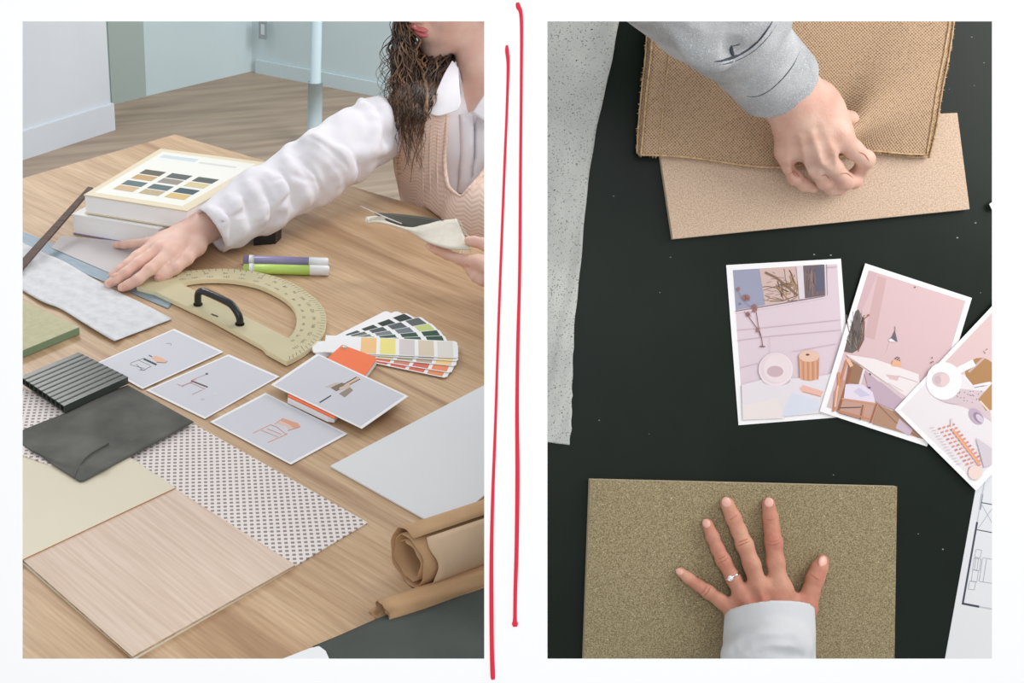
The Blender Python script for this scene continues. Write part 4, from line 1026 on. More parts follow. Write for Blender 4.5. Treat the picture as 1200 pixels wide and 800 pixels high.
    p.line([zD(285, 165), zD(290, 175)], 1.4, (70, 60, 64)); p.line([zD(278, 240), zD(290, 240)], 1.6, (84, 70, 76))
photo([(1014, 308.4), (1139, 349), (1086.3, 523), (960.5, 482)], .0030, 'printed photo of a pink room with desk, lamp and chair, middle of the three', None, q2)
def q3(p):
    p.poly([(1055, 480), (1173, 355), (1262, 443), (1142, 564)], (226, 219, 222))
    p.poly([(1100, 432), (1173, 355), (1230, 410), (1180, 470), (1162, 430), (1135, 440)], (214, 186, 186))
    p.poly([zD(*q) for q in [(640, 300), (700, 240), (900, 260), (920, 420), (860, 380), (770, 340), (680, 320)]], (208, 188, 194))
    p.ell(*zD(850, 150), 13, 14, (232, 226, 228)); p.ell(*zD(862, 160), 18, 17, (170, 128, 84)); p.line([zD(800, 105), zD(810, 130)], 3, (236, 232, 234)); p.line([zD(800, 160), zD(880, 85)], 2.6, (196, 170, 170)); p.line([zD(748, 150), zD(830, 110)], 8, (236, 232, 234)); p.line([zD(775, 180), zD(820, 235), zD(915, 215)], 3.2, (230, 224, 228)); p.line([zD(830, 240), zD(880, 230)], .8, (120, 110, 116))
    p.poly([zD(*q) for q in [(850, 300), (925, 215), (925, 355), (890, 360)]], (178, 136, 90)); p.line([zD(860, 310), zD(905, 360)], 2, (232, 208, 196))
    r = random.Random(7)
    for k in range(22): x, y = r.uniform(735, 870), r.uniform(255, 320); p.ell(*zD(x, y), .55, .55, (110, 90, 98), n=8)
    for k in range(5): p.ell(*zD(885+r.uniform(-12, 12), 50+r.uniform(-14, 14)), .55, .55, (120, 96, 100), n=8)
    p.ell(*zD(840, 390), 11, 7, (186, 166, 184), 50); p.ell(*zD(850, 396), 7.5, 4.5, (150, 132, 150), 50); p.ell(*zD(858, 400), 6, 3, (206, 192, 206), 50)
    p.ell(*zD(690, 300), 15, 4, (204, 188, 194), 15)
    p.ell(*zD(672, 205), 21, 22, (238, 234, 236)); p.ell(*zD(655, 198), 10.5, 9, (210, 188, 192)); p.ell(*zD(672, 200), 6, 7, (222, 196, 196)); p.ell(*zD(640, 200), 4, 5, (200, 176, 184))
    for i in range(12):
        for j in range(4):
            x = 648+i*14.5+j*24; y = 455+i*18-j*7+i*.4
            p.poly([zD(x-8, y-3), zD(x+6, y-8), zD(x+10, y), zD(x-4, y+5)], (216, 142, 128) if (i+j) % 3 else (196, 128, 132))
    p.line([zD(715, 455), zD(856, 640)], 2.4, (240, 168, 128)); p.line([zD(735, 470), zD(858, 632)], 1.0, (232, 140, 96)); p.line([zD(712, 400), zD(712, 440)], 2.4, (218, 206, 206))
    for i in range(14): p.line([zD(598+i*10.5, 450+i*14.5), zD(622+i*10.5, 447+i*14.5)], .6, (190, 176, 180))
    p.poly([zD(*q) for q in [(838, 500), (925, 560), (925, 640), (880, 655)]], (206, 196, 204)); p.ell(*zD(835, 682), 8.4, 8.4, (232, 208, 200))
photo([(1048.4, 480), (1174.5, 346), (1270, 441), (1144, 575)], .0052, 'printed photo with round mirror and orange beads, rightmost of the three', None, q3)
# floor plan sheet
t = thing('floor_plan', B(1140, 680), 'white sheet with a printed floor plan at the lower right', 'drawing', BRDF)
slab('paper', [B(x, y, .0007) for x, y in [(1147, 553), (1290, 577), (1250, 840), (1096, 835)]], .0005, M['white_sheet'], t, n=NB)
pr = Print(B, .0007, .00001); dk = (66, 70, 84); g = (150, 152, 164)
def zP(x, y): return (1080+x/3.333, 540+y/3.333)
pr.line([zP(237, 128), zP(227, 190)], 2.4, dk); pr.line([zP(217, 238), zP(160, 560)], 2.4, dk); pr.line([zP(158, 556), zP(225, 569)], 2.6, dk); pr.line([zP(225, 569), zP(330, 588)], 1.8, (188, 190, 200))
pr.line([zP(250, 60), zP(237, 128), zP(217, 238)], 1.4, (186, 188, 196)); pr.line([zP(232, 162), zP(330, 180)], 1.1, dk); pr.line([zP(216, 268), zP(330, 290)], 1.1, dk); pr.line([zP(222, 262), zP(290, 165)], .5, g); pr.line([zP(232, 165), zP(300, 285)], .5, g)
def rect(x0, y0, x1, y1): pr.line([zP(*q) for q in [(x0, y0), (x1, y0+3), (x1-6, y1+3), (x0-6, y1), (x0, y0)]], .5, g)
for a in ((213, 345, 235, 375), (205, 378, 222, 425), (200, 425, 222, 470), (188, 468, 212, 500), (212, 380, 232, 425)): rect(*a)
pr.line([zP(240, 378), zP(330, 392)], .5, g); pr.line([zP(226, 470), zP(330, 486)], .5, g); pr.line([zP(238, 380), zP(225, 470)], .5, g); pr.line([zP(254, 384), zP(240, 472)], .5, g)
pr.build('print', t, NB)

# ------------------------------------------------------------------ people
def pxof(P):
    q = [P[i]-CAM[i] for i in range(3)]; z = q[0]*FW[0]+q[1]*FW[1]+q[2]*FW[2]
    return PX+FPX*(q[0]*RT[0]+q[1]*RT[1]+q[2]*RT[2])/z, PY-FPX*(q[0]*UP[0]+q[1]*UP[1]+q[2]*UP[2])/z, z
def cut_neck(f, poly, z0, z1):       # cuts a neckline of the given outline through the front of a garment
    P = [D(x, y, z) for x, y in poly for z in (z0, z1)]; lo = np.min(P, axis=0); hi = np.max(P, axis=0)
    sl, G = f._win(lo, hi, 0.002); X, Y, Z = pxof(G); ins = np.zeros(np.broadcast(X, Y).shape, bool); dm = np.full(ins.shape, 1e9)
    n = len(poly)
    for i in range(n):
        (x0, y0), (x1, y1) = poly[i], poly[(i+1) % n]
        c = ((y0 > Y) != (y1 > Y)) & (X < (x1-x0)*(Y-y0)/(y1-y0+1e-9)+x0); ins ^= c
        t = np.clip(((X-x0)*(x1-x0)+(Y-y0)*(y1-y0))/((x1-x0)**2+(y1-y0)**2), 0, 1); dm = np.minimum(dm, np.hypot(X-x0-t*(x1-x0), Y-y0-t*(y1-y0)))
    sd = np.where(ins, dm, -dm)*Z/FPX; sd = np.minimum(sd, np.minimum(Z-z0, z1-Z)); f.D[sl] = np.maximum(f.D[sl], sd)
def hit(f, x, y, z0, z1):
    d = ray(x, y); zs = np.arange(z0, z1, f.vox*.25); P = CAM+d*zs[:, None]; g = (P-f.lo)/f.vox; i = np.floor(g).astype(int); ok = ((i >= 0) & (i < f.n-1)).all(1)
    v = np.full(len(zs), .05); ii = i[ok]; fr = g[ok]-ii; a = 0
    for c in ((0, 0, 0), (0, 0, 1), (0, 1, 0), (0, 1, 1), (1, 0, 0), (1, 0, 1), (1, 1, 0), (1, 1, 1)):
        wt = np.prod([fr[:, k] if c[k] else 1-fr[:, k] for k in range(3)], axis=0); a = a+wt*f.D[ii[:, 0]+c[0], ii[:, 1]+c[1], ii[:, 2]+c[2]]
    v[ok] = a; w_ = np.argmax(v < 0)
    if v[w_] >= 0: return None
    return P[w_]
def hitn(f, x, y, z0, z1):
    a, b, c = hit(f, x, y, z0, z1), hit(f, x+1.5, y, z0, z1), hit(f, x, y+1.5, z0, z1)
    if a is None: return None, None
    if b is None or c is None: return a, -ray(x, y)
    n = np.cross(c-a, b-a); n /= np.linalg.norm(n)+1e-12
    if np.dot(n, ray(x, y)) > 0: n = -n
    return a, n
def nail(f, parent, x, y, dx, dy, l, w_, z0, z1, m_=None):
    p, n = hitn(f, x, y, z0, z1)
    if p is None: return
    q = hit(f, x+dx*2.0, y+dy*2.0, z0, z1); d = (q-p) if q is not None else RT*dx-UP*dy
    d = d-n*np.dot(d, n); Bm = basis(d, n); V, Fc = ellipsoid_data(p-n*.0006, Bm, (l, w_, .0016), 14, 8); obj('fingernail', V, Fc, m_ or M['nail'], parent, smooth=True)
def crease(f, parent, pts, r, z0, z1, m_, name='skin_crease', off=0.0):
    P = [hit(f, x, y, z0, z1) for x, y, _ in dens([(a, b, 0) for a, b in pts], 5)]; P = [p for p in P if p is not None]
    if len(P) < 3: return
    P = [p-ray(*pxof(p)[:2])*off for p in P]; k = len(P)
    V, Fc = tube_data(P, [r*min(1, .25+1.5*min(i, k-1-i)/k*2) for i in range(k)], 6); return obj(name, V, Fc, m_, parent, smooth=True)

def ridge(f, pts, r, z0=2.0, z1=2.7, cut=False, k=.02, dep=.5):      # a fold raised from (or pressed into) the cloth
    P = [hit(f, x, y, z0, z1) for x, y, _ in dens([(a, b, 0) for a, b in pts], 2)]; P = [p for p in P if p is not None]
    for i, (p, q) in enumerate(zip(P, P[1:])):
        s0 = .45+.55*math.sin(math.pi*(i+.5)/max(len(P)-1, 1)); d_ = ray(*pxof(p)[:2])*(r*dep)
        (f.cut_cap(p-d_, q-d_, r*s0, r*s0, k*.5) if cut else f.cap(p+d_, q+d_, r*s0, r*s0, k))

# ---- spread hand with ring, lower right
hb_ = h1
fB = Field(np.min([B(x, y, h) for x, y in ((780, 560), (985, 830)) for h in (0, .16)], axis=0)-.01, np.max([B(x, y, h) for x, y in ((780, 560), (985, 830)) for h in (0, .16)], axis=0)+.01, .00125)
S_ = .00084
def bj(x, y, rpx, extra=0.0): r = rpx*S_; return B(x, y, hb_+r*.92+extra), r
def finger(f, js, k=.004): f.chain([j[0] for j in js], [j[1] for j in js], k)
ringf = [bj(829, 614, 6.6), bj(835, 629, 7.3), bj(841, 643, 7.4, .001), bj(847.5, 656, 8.2, .003), bj(859, 677, 8.3, .006), bj(873, 703, 9.5, .009)]
midf = [bj(852, 590, 8.0), bj(859.5, 607, 8.6), bj(866, 622, 8.6, .001), bj(872.5, 638, 9.6, .004), bj(881, 661, 9.6, .008), bj(891, 693, 10.5, .011)]
indf = [bj(900.5, 590, 7.6), bj(903, 607, 8.4), bj(904.5, 620, 8.6, .001), bj(906.5, 635, 9.8, .004), bj(909, 659, 10.0, .008), bj(913, 690, 11, .010)]
litf = [bj(797.5, 670, 5.6), bj(807, 677.5, 6.2), bj(818, 685.5, 6.5, .001), bj(829.5, 693, 7.5, .003), bj(845, 704, 8, .004), bj(862, 717, 9, .006)]
thf = [bj(964, 656.5, 7.0, .001), bj(960, 666, 9.2, .001), bj(955, 678, 9.9, .002), bj(950, 694, 9.8, .003), bj(944, 712, 13, .004), bj(930, 738, 16, .004)]
for js in (ringf, midf, indf, litf, thf): finger(fB, js)
wr = B(903, 765, hb_+.042); ws = .021
for js, r in ((ringf, 12), (midf, 13), (indf, 13.5), (litf, 11)): fB.cap(js[-1][0], wr, r*S_, .018, .008)
fB.cap(thf[-1][0], wr, .016, .019, .012); fB.cap(midf[-1][0]-NB*.004, indf[-1][0]-NB*.004, .011, .011, .006); fB.cap(ringf[-1][0]-NB*.003, litf[-1][0]-NB*.003, .008, .008, .006)
fB.cap(midf[-1][0]-NB*.004, ringf[-1][0]-NB*.003, .010, .010, .006)
fB.cap(indf[-1][0]-NB*.005, B(938, 716, hb_+.012), .010, .009, .008)
fB.chain([wr, B(901, 830, hb_+.075), B(900, 900, .12)], [.021, .024, .027], .01)
for js in (midf, indf, ringf): fB.ell(js[-1][0]+NB*.006, basis(js[-1][0]-js[-2][0], NB), (.009, .007, .006), .004); fB.cap(js[-1][0]+NB*.006, wr+NB*.012, .0028, .003, .006)
for js in (midf, indf, ringf, litf): fB.ell(js[3][0]+NB*js[3][1]*.35, basis(js[3][0]-js[2][0], NB), (.0085, js[3][1]*.85, js[3][1]*.72), .003)
pB = thing('person', B(903, 720, hb_), 'person with white cuff pressing a spread bare hand on olive-brown fibreboard', 'person', BRDF)
for pts in ([(857, 704), (866, 716), (876, 730)], [(880, 692), (886, 705), (892, 722)], [(901, 690), (903, 704), (904, 722)]): ridge(fB, pts, .005, 1.1, 1.27, cut=True, k=.008, dep=.75)
hB_ = solid('bare_hand', fB, M['skin2'], pB)
for x, y, dx, dy, l, w_ in ((851.2, 588.5, -.35, -1, .0054, .0046), (901, 588.5, -.05, -1, .0052, .0045), (827.5, 613, -.45, -1, .0048, .0040), (796, 669.5, -1, -.7, .0042, .0033), (964.5, 657.5, .35, -1, .0066, .0044)):
    nail(fB, hB_, x, y, dx, dy, l, w_, 1.1, 1.3)
for pts in ([(864, 640), (871, 637), (879, 634)], [(865, 635), (872, 633), (877, 631)], [(898, 637), (906, 638), (914, 636)], [(899, 633), (906, 634), (913, 632)], [(841, 660), (848, 657), (854, 653)], [(842, 655), (847, 653), (851, 650)],
            [(824, 699), (829, 694), (833, 687)], [(821, 696), (826, 691), (829, 685)], [(949, 672), (955, 676), (961, 680)], [(855, 609), (860, 606), (864, 603)], [(898, 608), (903, 609), (908, 607)]):
    crease(fB, hB_, pts, .00055, 1.1, 1.3, M['crease'])
# cuff and sleeve of the same arm
fS = Field(fB.lo-.02, np.max([fB.lo+fB.vox*fB.n, B(985, 900, .2)], axis=0)+.02, .0018)
cA, cB_, cC = B(902.5, 722, hb_+.046), B(901, 800, hb_+.066), B(900, 905, .135)
fS.cap(cA+UP*.05, cB_, .0400, .0425, .004); fS.cap(cB_, cC, .0425, .050, .006); fS.cap(B(917, 800, hb_+.088), cC+RT*.004, .032, .05, .003)
for pts in ([(893, 752), (915, 750), (940, 756)], [(856, 770), (880, 758), (905, 754)]): ridge(fS, pts, .006, .9, 1.3)
for pts in ([(858, 762), (885, 752), (930, 749)], [(880, 768), (905, 766), (940, 770)]): ridge(fS, pts, .005, .9, 1.3, cut=True, k=.01)
G = fS.full(); fS.D += (pnoise(G, 110, 3)*.0010).astype(np.float32)
nn = UP-NB*.50; nn /= np.linalg.norm(nn); fS.cut_plane(cA+UP*.002, nn)
fS.cut_cap(cA+UP*.06, B(901, 745, hb_+.052), .0375, .0375, .001)
slv = solid('shirt_cuff', fS, M['shirt2'], pB)
hem_ = []
for k in range(33):
    a = 2*math.pi*k/32; d0 = RT*math.cos(a)+NB*math.sin(a); c_ = cA+UP*.002; d0 = d0-UP*np.dot(d0, nn)/np.dot(UP, nn); ax_ = (cB_-cA)/np.linalg.norm(cB_-cA); e = d0-ax_*np.dot(d0, ax_); hem_.append(c_+d0*(.0392/np.linalg.norm(e)))
V, Fc = tube_data(hem_, .0011, 6, caps=False); obj('hem', V, Fc, M['shirt2'], slv, smooth=True)
# ring
rc = B(857.5, 675, hb_+8.3*S_*.92+.0055); ax = midf[0][0]*0+ringf[3][0]-ringf[4][0]; ax /= np.linalg.norm(ax); e1 = np.cross(ax, NB); e1 /= np.linalg.norm(e1); e2 = np.cross(e1, ax)
rt_ = thing('finger_ring', rc, 'silver ring with a round clear stone on the spread hand', 'ring', BRDF)
rr_ = 8.3*S_*1.12; P_ = [rc+(e1*math.cos(a)+e2*math.sin(a))*rr_ for a in np.linspace(0, 2*math.pi, 41)]
V, Fc = tube_data(P_, .0012, 8, caps=False); obj('band', V, Fc, M['silver'], rt_, smooth=True)
th0 = 1.95 if e2 @ NB > 0 else -1.95
gp = rc+(e1*math.cos(th0)+e2*math.sin(th0))*(rr_+.0016)
if np.dot(gp-rc, RT) > 0: gp = rc+(-e1*math.cos(th0)+e2*math.sin(th0))*(rr_+.0016)
gn = (gp-rc)/np.linalg.norm(gp-rc)
V, Fc = ellipsoid_data(gp, basis(ax, gn), (.0024, .0024, .0018), 8, 4); obj('stone', V, Fc, M['gem'], rt_)
V, Fc = tube_data([gp-gn*.0016, gp+gn*.0002], [.0016, .0028], 10); obj('setting', V, Fc, M['silver'], rt_, smooth=True)

# ---- gripping hand with washed denim sleeve, upper right
hc = h2+.006
lo = np.min([B(x, y, h) for x, y in ((740, -90), (1040, 245)) for h in (0, .26)], axis=0)-.01; hi = np.max([B(x, y, h) for x, y in ((740, -90), (1040, 245)) for h in (0, .26)], axis=0)+.01
loC = np.min([B(x, y, h) for x, y in ((850, 30), (1040, 240)) for h in (0, .14)], axis=0)-.005; hiC = np.max([B(x, y, h) for x, y in ((850, 30), (1040, 240)) for h in (0, .14)], axis=0)+.005
fC = Field(loC, hiC, .00125)
def cj(x, y, rpx, h): return B(x, y, h), rpx*.00079
ind = [cj(1000, 207, 8, .026), cj(1008, 200, 8.8, .030), cj(1014, 187, 10.5, .046), cj(1000, 175, 11, .058), cj(981, 158, 13, .066)]
mid = [cj(984, 219, 7.5, .024), cj(996, 216, 9.0, .027), cj(1003, 205, 0.1, .03)]
mid = [cj(1000, 205, 8.0, .022), cj(1001, 212, 9.0, .026), cj(990, 212, 10.5, .036), cj(977, 196, 10.5, .052), cj(962, 176, 12.5, .066)]
rng = [cj(985, 222, 7.5, .020), cj(975, 220, 9.0, .026), cj(967, 213, 9.5, .034), cj(956, 198, 9.5, .048), cj(945, 179, 12, .060)]
lit = [cj(953, 220, 6.5, .020), cj(943, 216, 8.0, .024), cj(931, 208, 8.5, .034), cj(925, 195, 8.5, .044), cj(924, 176, 11, .052)]
thb = [cj(1003, 141.5, 6.5, .036), cj(996, 139, 9.0, .040), cj(984, 138, 12, .048), cj(965, 128, 15, .058)]
for js in (ind, mid, rng, lit, thb): finger(fC, js, .0035)
wC = B(921, 103, .076)
for js, r in ((ind, 16), (mid, 16), (rng, 15), (lit, 13)): fC.cap(js[-1][0], wC, r*.00079, .021, .010)
fC.cap(ind[-1][0]-NB*.006, lit[-1][0]-NB*.004, .010, .009, .01); fC.cap(B(958, 118, .066), B(977, 146, .060), .018, .013, .012); fC.cap(B(948, 128, .062), B(958, 150, .060), .022, .018, .010); fC.cap(B(935, 125, .060), B(934, 150, .054), .019, .014, .010)
fC.cap(thb[-1][0], wC, .016, .022, .012); fC.cap(B(928, 92, .078), B(905, 115, .074), .020, .016, .01)
fC.chain([wC, B(884, 66, .092)], [.023, .022], .01)
for js in (ind, mid, rng, lit): fC.ell(js[-1][0]+NB*.005, basis(js[-1][0]-js[-2][0], NB), (.009, .0075, .008), .004); fC.cap(js[-1][0]+NB*.008, lerp(js[-1][0], wC, .75)+NB*.014, .0030, .0025, .005)
for js in (ind, mid, rng, lit): fC.ell(js[2][0]+NB*js[2][1]*.2, IDF, (js[2][1]*1.02,)*3, .003)
pC = thing('person', B(920, 105, .05), 'person in grey denim sleeve gripping the brown burlap with a bare hand', 'person', BRDF)
for pts in ([(938, 204), (934, 190), (930, 165)], [(955, 208), (950, 190), (944, 160)], [(976, 196), (970, 180), (960, 152)]): ridge(fC, pts, .006, 1.1, 1.26, cut=True, k=.008, dep=.6)
hC_ = solid('bare_hand', fC, M['skin3'], pC)
for pts in ([(1006, 178), (1013, 181), (1019, 189)], [(984, 204), (992, 203), (1000, 209)], [(962, 206), (968, 205), (974, 212)], [(925, 204), (931, 201), (937, 208)]):
    crease(fC, hC_, pts, .00055, 1.1, 1.28, M['crease'])
fJ = Field(lo, hi, .002)
a0, a1 = B(914, 100, .066), B(866, 46, .104); da = (a0-a1)/np.linalg.norm(a0-a1)
fJ.cap(a0+da*.03, a1, .0385, .0405, .004)
fJ.chain([B(858, 36, .116), B(826, 2, .146), B(770, -60, .20)], [.046, .053, .062], .003)
fJ.cap(B(812, 22, .12), B(796, -20, .14), .030, .04, .012); fJ.cap(B(892, 12, .125), B(850, -30, .16), .028, .04, .012)
for (x0, y0, x1, y1, h, r) in ((798, 44, 850, 58, .135, .012), (790, 20, 880, 14, .175, .012), (820, 58, 846, 66, .12, .008)): fJ.cap(B(x0, y0, h), B(x1, y1, h+.02), r, r*.8, .012)
for pts in ([(800, 30), (835, 42), (862, 34)], [(838, 40), (870, 30), (888, 20)], [(815, 52), (832, 62), (846, 66)]): ridge(fJ, pts, .009, .8, 1.3)
for pts in ([(796, 40), (820, 48), (850, 46)], [(820, 28), (852, 22), (872, 16)], [(858, 52), (859, 60), (860, 66)]): ridge(fJ, pts, .007, .8, 1.3, cut=True, k=.012)
G = fJ.full(); fJ.D += (pnoise(G, 70, 8)*.0012).astype(np.float32)
nj = da*1.0+NB*(-.18); nj /= np.linalg.norm(nj); fJ.cut_plane(a0-da*.002, nj); fJ.cut_cap(a0+da*.04, a0-da*.03, .034, .034, .001)
slj = solid('jacket_sleeve', fJ, M['denim'], pC)
for pts, r in (([(907, 22), (899, 34), (888, 48), (876, 58), (862, 66), (846, 71), (836, 72)], .0013), ([(913, 24), (904, 38), (893, 51), (880, 62), (865, 70), (850, 75), (840, 76)], .0005),
               ([(937, 60), (930, 75), (917, 92), (900, 107), (885, 113), (872, 112)], .0006), ([(857, 53), (857, 60), (860, 66)], .0018), ([(857, 54), (862, 53), (868, 51)], .0006)):
    crease(fJ, slj, pts, r, .9, 1.3, M['seam'], 'stitched_seam')

# ---- woman leaning over the oak table
HB = .0026
lo = np.array([-.47, 1.72, .60]); hi = np.array([.52, 2.66, 1.27])
fW = Field(lo, hi, .0027)
# head
hcn = D(534, -17, 2.45); f_ = np.array([-.78, -.56, -.24]); f_ /= np.linalg.norm(f_); hu = ZUP-f_*np.dot(ZUP, f_); hu = hu+f_*.0; hu /= np.linalg.norm(hu); hs = np.cross(hu, f_)
HR = [f_, hs, hu]
def hp(a, b, c): return hcn+f_*a+hs*b+hu*c
fW.ell(hp(-.012, 0, .025), HR, (.096, .075, .098), .01); fW.ell(hp(.030, 0, -.045), HR, (.062, .058, .070), .02)
fW.ell(hp(.052, 0, -.070), HR, (.042, .042, .042), .02)
fW.ell(hp(.072, 0, -.106), HR, (.020, .024, .018), .02)
for s_ in (-1, 1):
    fW.cap(hp(.068, s_*.012, -.108), hp(.002, s_*.052, -.070), .013, .015, .018); fW.ell(hp(.055, s_*.034, -.025), HR, (.028, .024, .026), .02)
    fW.ell(hp(.0, s_*.074, -.005), HR, (.018, .008, .030), .004); fW.cut_ell(hp(.088, s_*.032, .012), HR, (.018, .016, .010), .012)
    fW.ell(hp(.074, s_*.032, .010), HR, (.013, .013, .011), .004)
fW.chain([hp(.086, 0, .018), hp(.106, 0, -.018), hp(.108, 0, -.028)], [.008, .010, .009], .010)
for s_ in (-1, 1): fW.cap(hp(.102, s_*.008, -.030), hp(.098, s_*.012, -.032), .006, .006, .006)
fW.ell(hp(.086, 0, -.058), HR, (.014, .024, .020), .012); fW.cap(hp(.092, -.0, -.050), hp(.078, 0, -.084), .006, .006, .01)
# neck and trunk under the clothes
nk0 = hp(-.022, 0, -.06); nk1 = D(580, 112, 2.48)
fW.chain([nk0, lerp(nk0, nk1, .55), nk1, D(580, 150, 2.50)], [.048, .050, .058, .07], .010)
fW.cap(D(482, 128, 2.46), D(690, 140, 2.56), .045, .045, .03); fW.cap(D(535, 165, 2.50), D(640, 170, 2.55), .068, .068, .03); fW.cap(D(545, 240, 2.52), D(640, 250, 2.56), .066, .066, .03)
# right arm to the flat hand
sh = D(474, 140, 2.46); el = D(374, 197, 2.27); wA = T(243, 264, .042)
fW.chain([sh, el, wA], [.040, .031, .023], .015)
fing = [[(137, 287, .008), (147, 286.5, .013), (158, 285.5, .018), (174, 284, .026), (189, 281, .032)], [(132, 323, .009), (140, 317, .015), (149, 310, .021), (160, 301, .027), (182, 287, .033)],
        [(127.5, 332.5, .008), (136, 327.5, .014), (147, 320, .021), (161, 309, .028), (188, 292, .036)], [(143, 337, .008), (151, 333.5, .013), (161, 328, .020), (175, 316, .028), (199, 297, .035)]]
frad = [[.0066, .0070, .0074, .0085, .010], [.0074, .0080, .0084, .0095, .011], [.0076, .0082, .0088, .0098, .012], [.0076, .0080, .0086, .0096, .012]]
for js, rs in zip(fing, frad): fW.chain([T(*j) for j in js], rs, .004); fW.cap(T(*js[-1]), wA, rs[-1]+.001, .021, .012)
fW.chain([T(186.5, 325, .012), T(193, 321.5, .014), T(205, 314, .021), T(219, 303, .028), T(230, 288, .034)], [.0086, .0098, .0100, .0105, .014], .005); fW.cap(T(230, 288, .034), wA, .014, .020, .015)
fW.cap(T(196, 290, .026), T(228, 270, .034), .016, .020, .015)
# left arm to the hand that holds the swatches
wD = T(612, 330, .075)
fW.chain([D(690, 150, 2.54), D(705, 262, 2.36), wD], [.042, .034, .024], .015)
for js, rs in (([(503.5, 288, .060), (513, 293, .058), (524, 298, .056), (540, 304, .056), (562, 308, .062)], [.0068, .0078, .0084, .009, .011]),
               ([(545, 309, .046), (553, 318, .044), (560, 323, .044), (572, 322, .05), (586, 318, .060)], [.0072, .0084, .0090, .0095, .011]),
               ([(557, 325, .040), (566, 329, .040), (578, 328, .045), (592, 324, .055)], [.008, .0085, .009, .010]),
               ([(549, 282, .085), (556, 283, .084), (568, 286, .082), (584, 296, .076)], [.0076, .0085, .010, .013])):
    fW.chain([T(*j) for j in js], rs, .004); fW.cap(T(*js[-1]), wD, rs[-1], .020, .014)
def clear_table(f, m_=.0):       # nothing of the figure dips into the table
    G = f.full(); b2 = np.array([bdir[1], -bdir[0], 0]); A_ = (G[0]-C0[0])*b2[0]+(G[1]-C0[1])*b2[1]
    f.D = np.maximum(f.D, np.minimum(TABLE_Z+.0022+m_-G[2], A_+.004)).astype(np.float32)
clear_table(fW)
pW = thing('person', D(585, 300, 2.5), 'person with dark curly hair, beige knit vest and white shirt leaning over the oak table', 'person')
bod = solid('body', fW, M['skin'], pW, smooth=1)
for x, y, dx, dy, l in ((134, 322, -1, .6, .006), (129, 332, -1, .5, .006), (145, 336.5, -1, .4, .006), (188, 324.5, -1, .5, .007), (139.5, 286.6, -1, 0, .005)): nail(fW, bod, x, y, dx, dy, l, .0045, 1.9, 2.3)
for x, y, dx, dy, l in ((506, 288.5, -1, -.6, .0055), (548, 311, -1, -.8, .006)): nail(fW, bod, x, y, dx, dy, l, .005, 1.85, 2.3)
# lips
V1 = ellipsoid_data(hp(.0985, 0, -.0500), [f_, hs, hu], (.0080, .029, .0052)); V2 = ellipsoid_data(hp(.0970, 0, -.0605), [f_, hs, hu], (.0090, .025, .0072)); V, Fc = join([V1, V2]); obj('lips', V, Fc, M['lips'], bod, smooth=True)
for s_ in (-1, 1): V, Fc = ellipsoid_data(hp(.077, s_*.032, .010), HR, (.009, .011, .007)); obj('eye', V, Fc, M['white_plastic'], bod, smooth=True)
for s_ in (-1, 1): V, Fc = ellipsoid_data(hp(.0825, s_*.032, .010), HR, (.0045, .005, .005)); obj('iris', V, Fc, M['hair'], bod, smooth=True)

# shirt (trunk, both sleeves), shows in the neck opening
fT = Field(lo, hi, .0034)
fT.cap(D(498, 138, 2.47), D(680, 146, 2.56), .052, .052, .03)
fT.cap(D(530, 168, 2.48), D(640, 172, 2.53), .084, .084, .03); fT.cap(D(540, 245, 2.49), D(640, 255, 2.54), .084, .084, .03); fT.cap(D(560, 96, 2.485), D(610, 104, 2.51), .050, .050, .03)
fT.chain([D(462, 146, 2.465), D(440, 152, 2.405), D(405, 174, 2.33), D(366, 200, 2.26), D(305, 236, 2.185), T(252, 267, .050)], [.050, .060, .062, .060, .054, .045], .012)
fT.chain([D(690, 155, 2.54), D(705, 262, 2.36), T(630, 328, .078)], [.062, .056, .042], .012); fT.cut_cap(T(618, 329, .075), T(638, 328, .078), .034, .030, .002); fT.cut_plane(T(622, 329, .075), (D(622, 320, 2.05)-D(660, 300, 2.05))/np.linalg.norm(D(622, 320, 2.05)-D(660, 300, 2.05)), None) if False else None
for pts in ([(246, 246), (262, 262), (264, 286)], [(270, 232), (282, 252), (280, 276)], [(292, 218), (306, 240), (308, 268)], [(316, 205), (332, 226), (330, 258)], [(338, 190), (352, 212), (360, 240)], [(362, 178), (382, 192), (394, 214)], [(355, 165), (380, 170), (405, 186), (416, 202)]): ridge(fT, pts, .0065, k=.014)
ridge(fT, [(360, 163), (385, 176), (404, 194), (412, 208)], .010)
for pts in ([(256, 262), (290, 246), (322, 236)], [(300, 262), (330, 240), (352, 214)], [(318, 212), (345, 205), (372, 214)]): ridge(fT, pts, .005, cut=True, k=.008, dep=.6)
for pts in ([(258, 240), (273, 262), (272, 284)], [(282, 226), (293, 248), (294, 272)], [(306, 212), (318, 236), (318, 262)], [(328, 198), (342, 222), (346, 246)], [(352, 184), (368, 202), (378, 226)], [(360, 158), (390, 176), (408, 196)]): ridge(fT, pts, .005, cut=True, k=.009, dep=.55)
for pts in ([(415, 180), (435, 178), (455, 172)], [(425, 120), (436, 140), (440, 165)], [(440, 110), (450, 130), (454, 150)]): ridge(fT, pts, .007)
G = fT.full()
wv = np.sin((G[0]*95-G[2]*60+G[1]*20)+1.6*np.sin(G[2]*38+G[0]*17))*.0022+np.sin(G[0]*170+G[2]*120)*.0007
fT.D += (wv*(np.clip((.05-G[0])/.05, 0, 1))).astype(np.float32)
ca = T(247, 269.5, .048); cdir = T(262, 262, .054)-ca; cdir /= np.linalg.norm(cdir)
nc = -(cdir+UP*.10-FW*.10); nc /= np.linalg.norm(nc); fT.cut_plane(ca, nc, -.15)
fT.cut_cap(ca-cdir*.02, ca+cdir*.02, .0375, .034, .002)
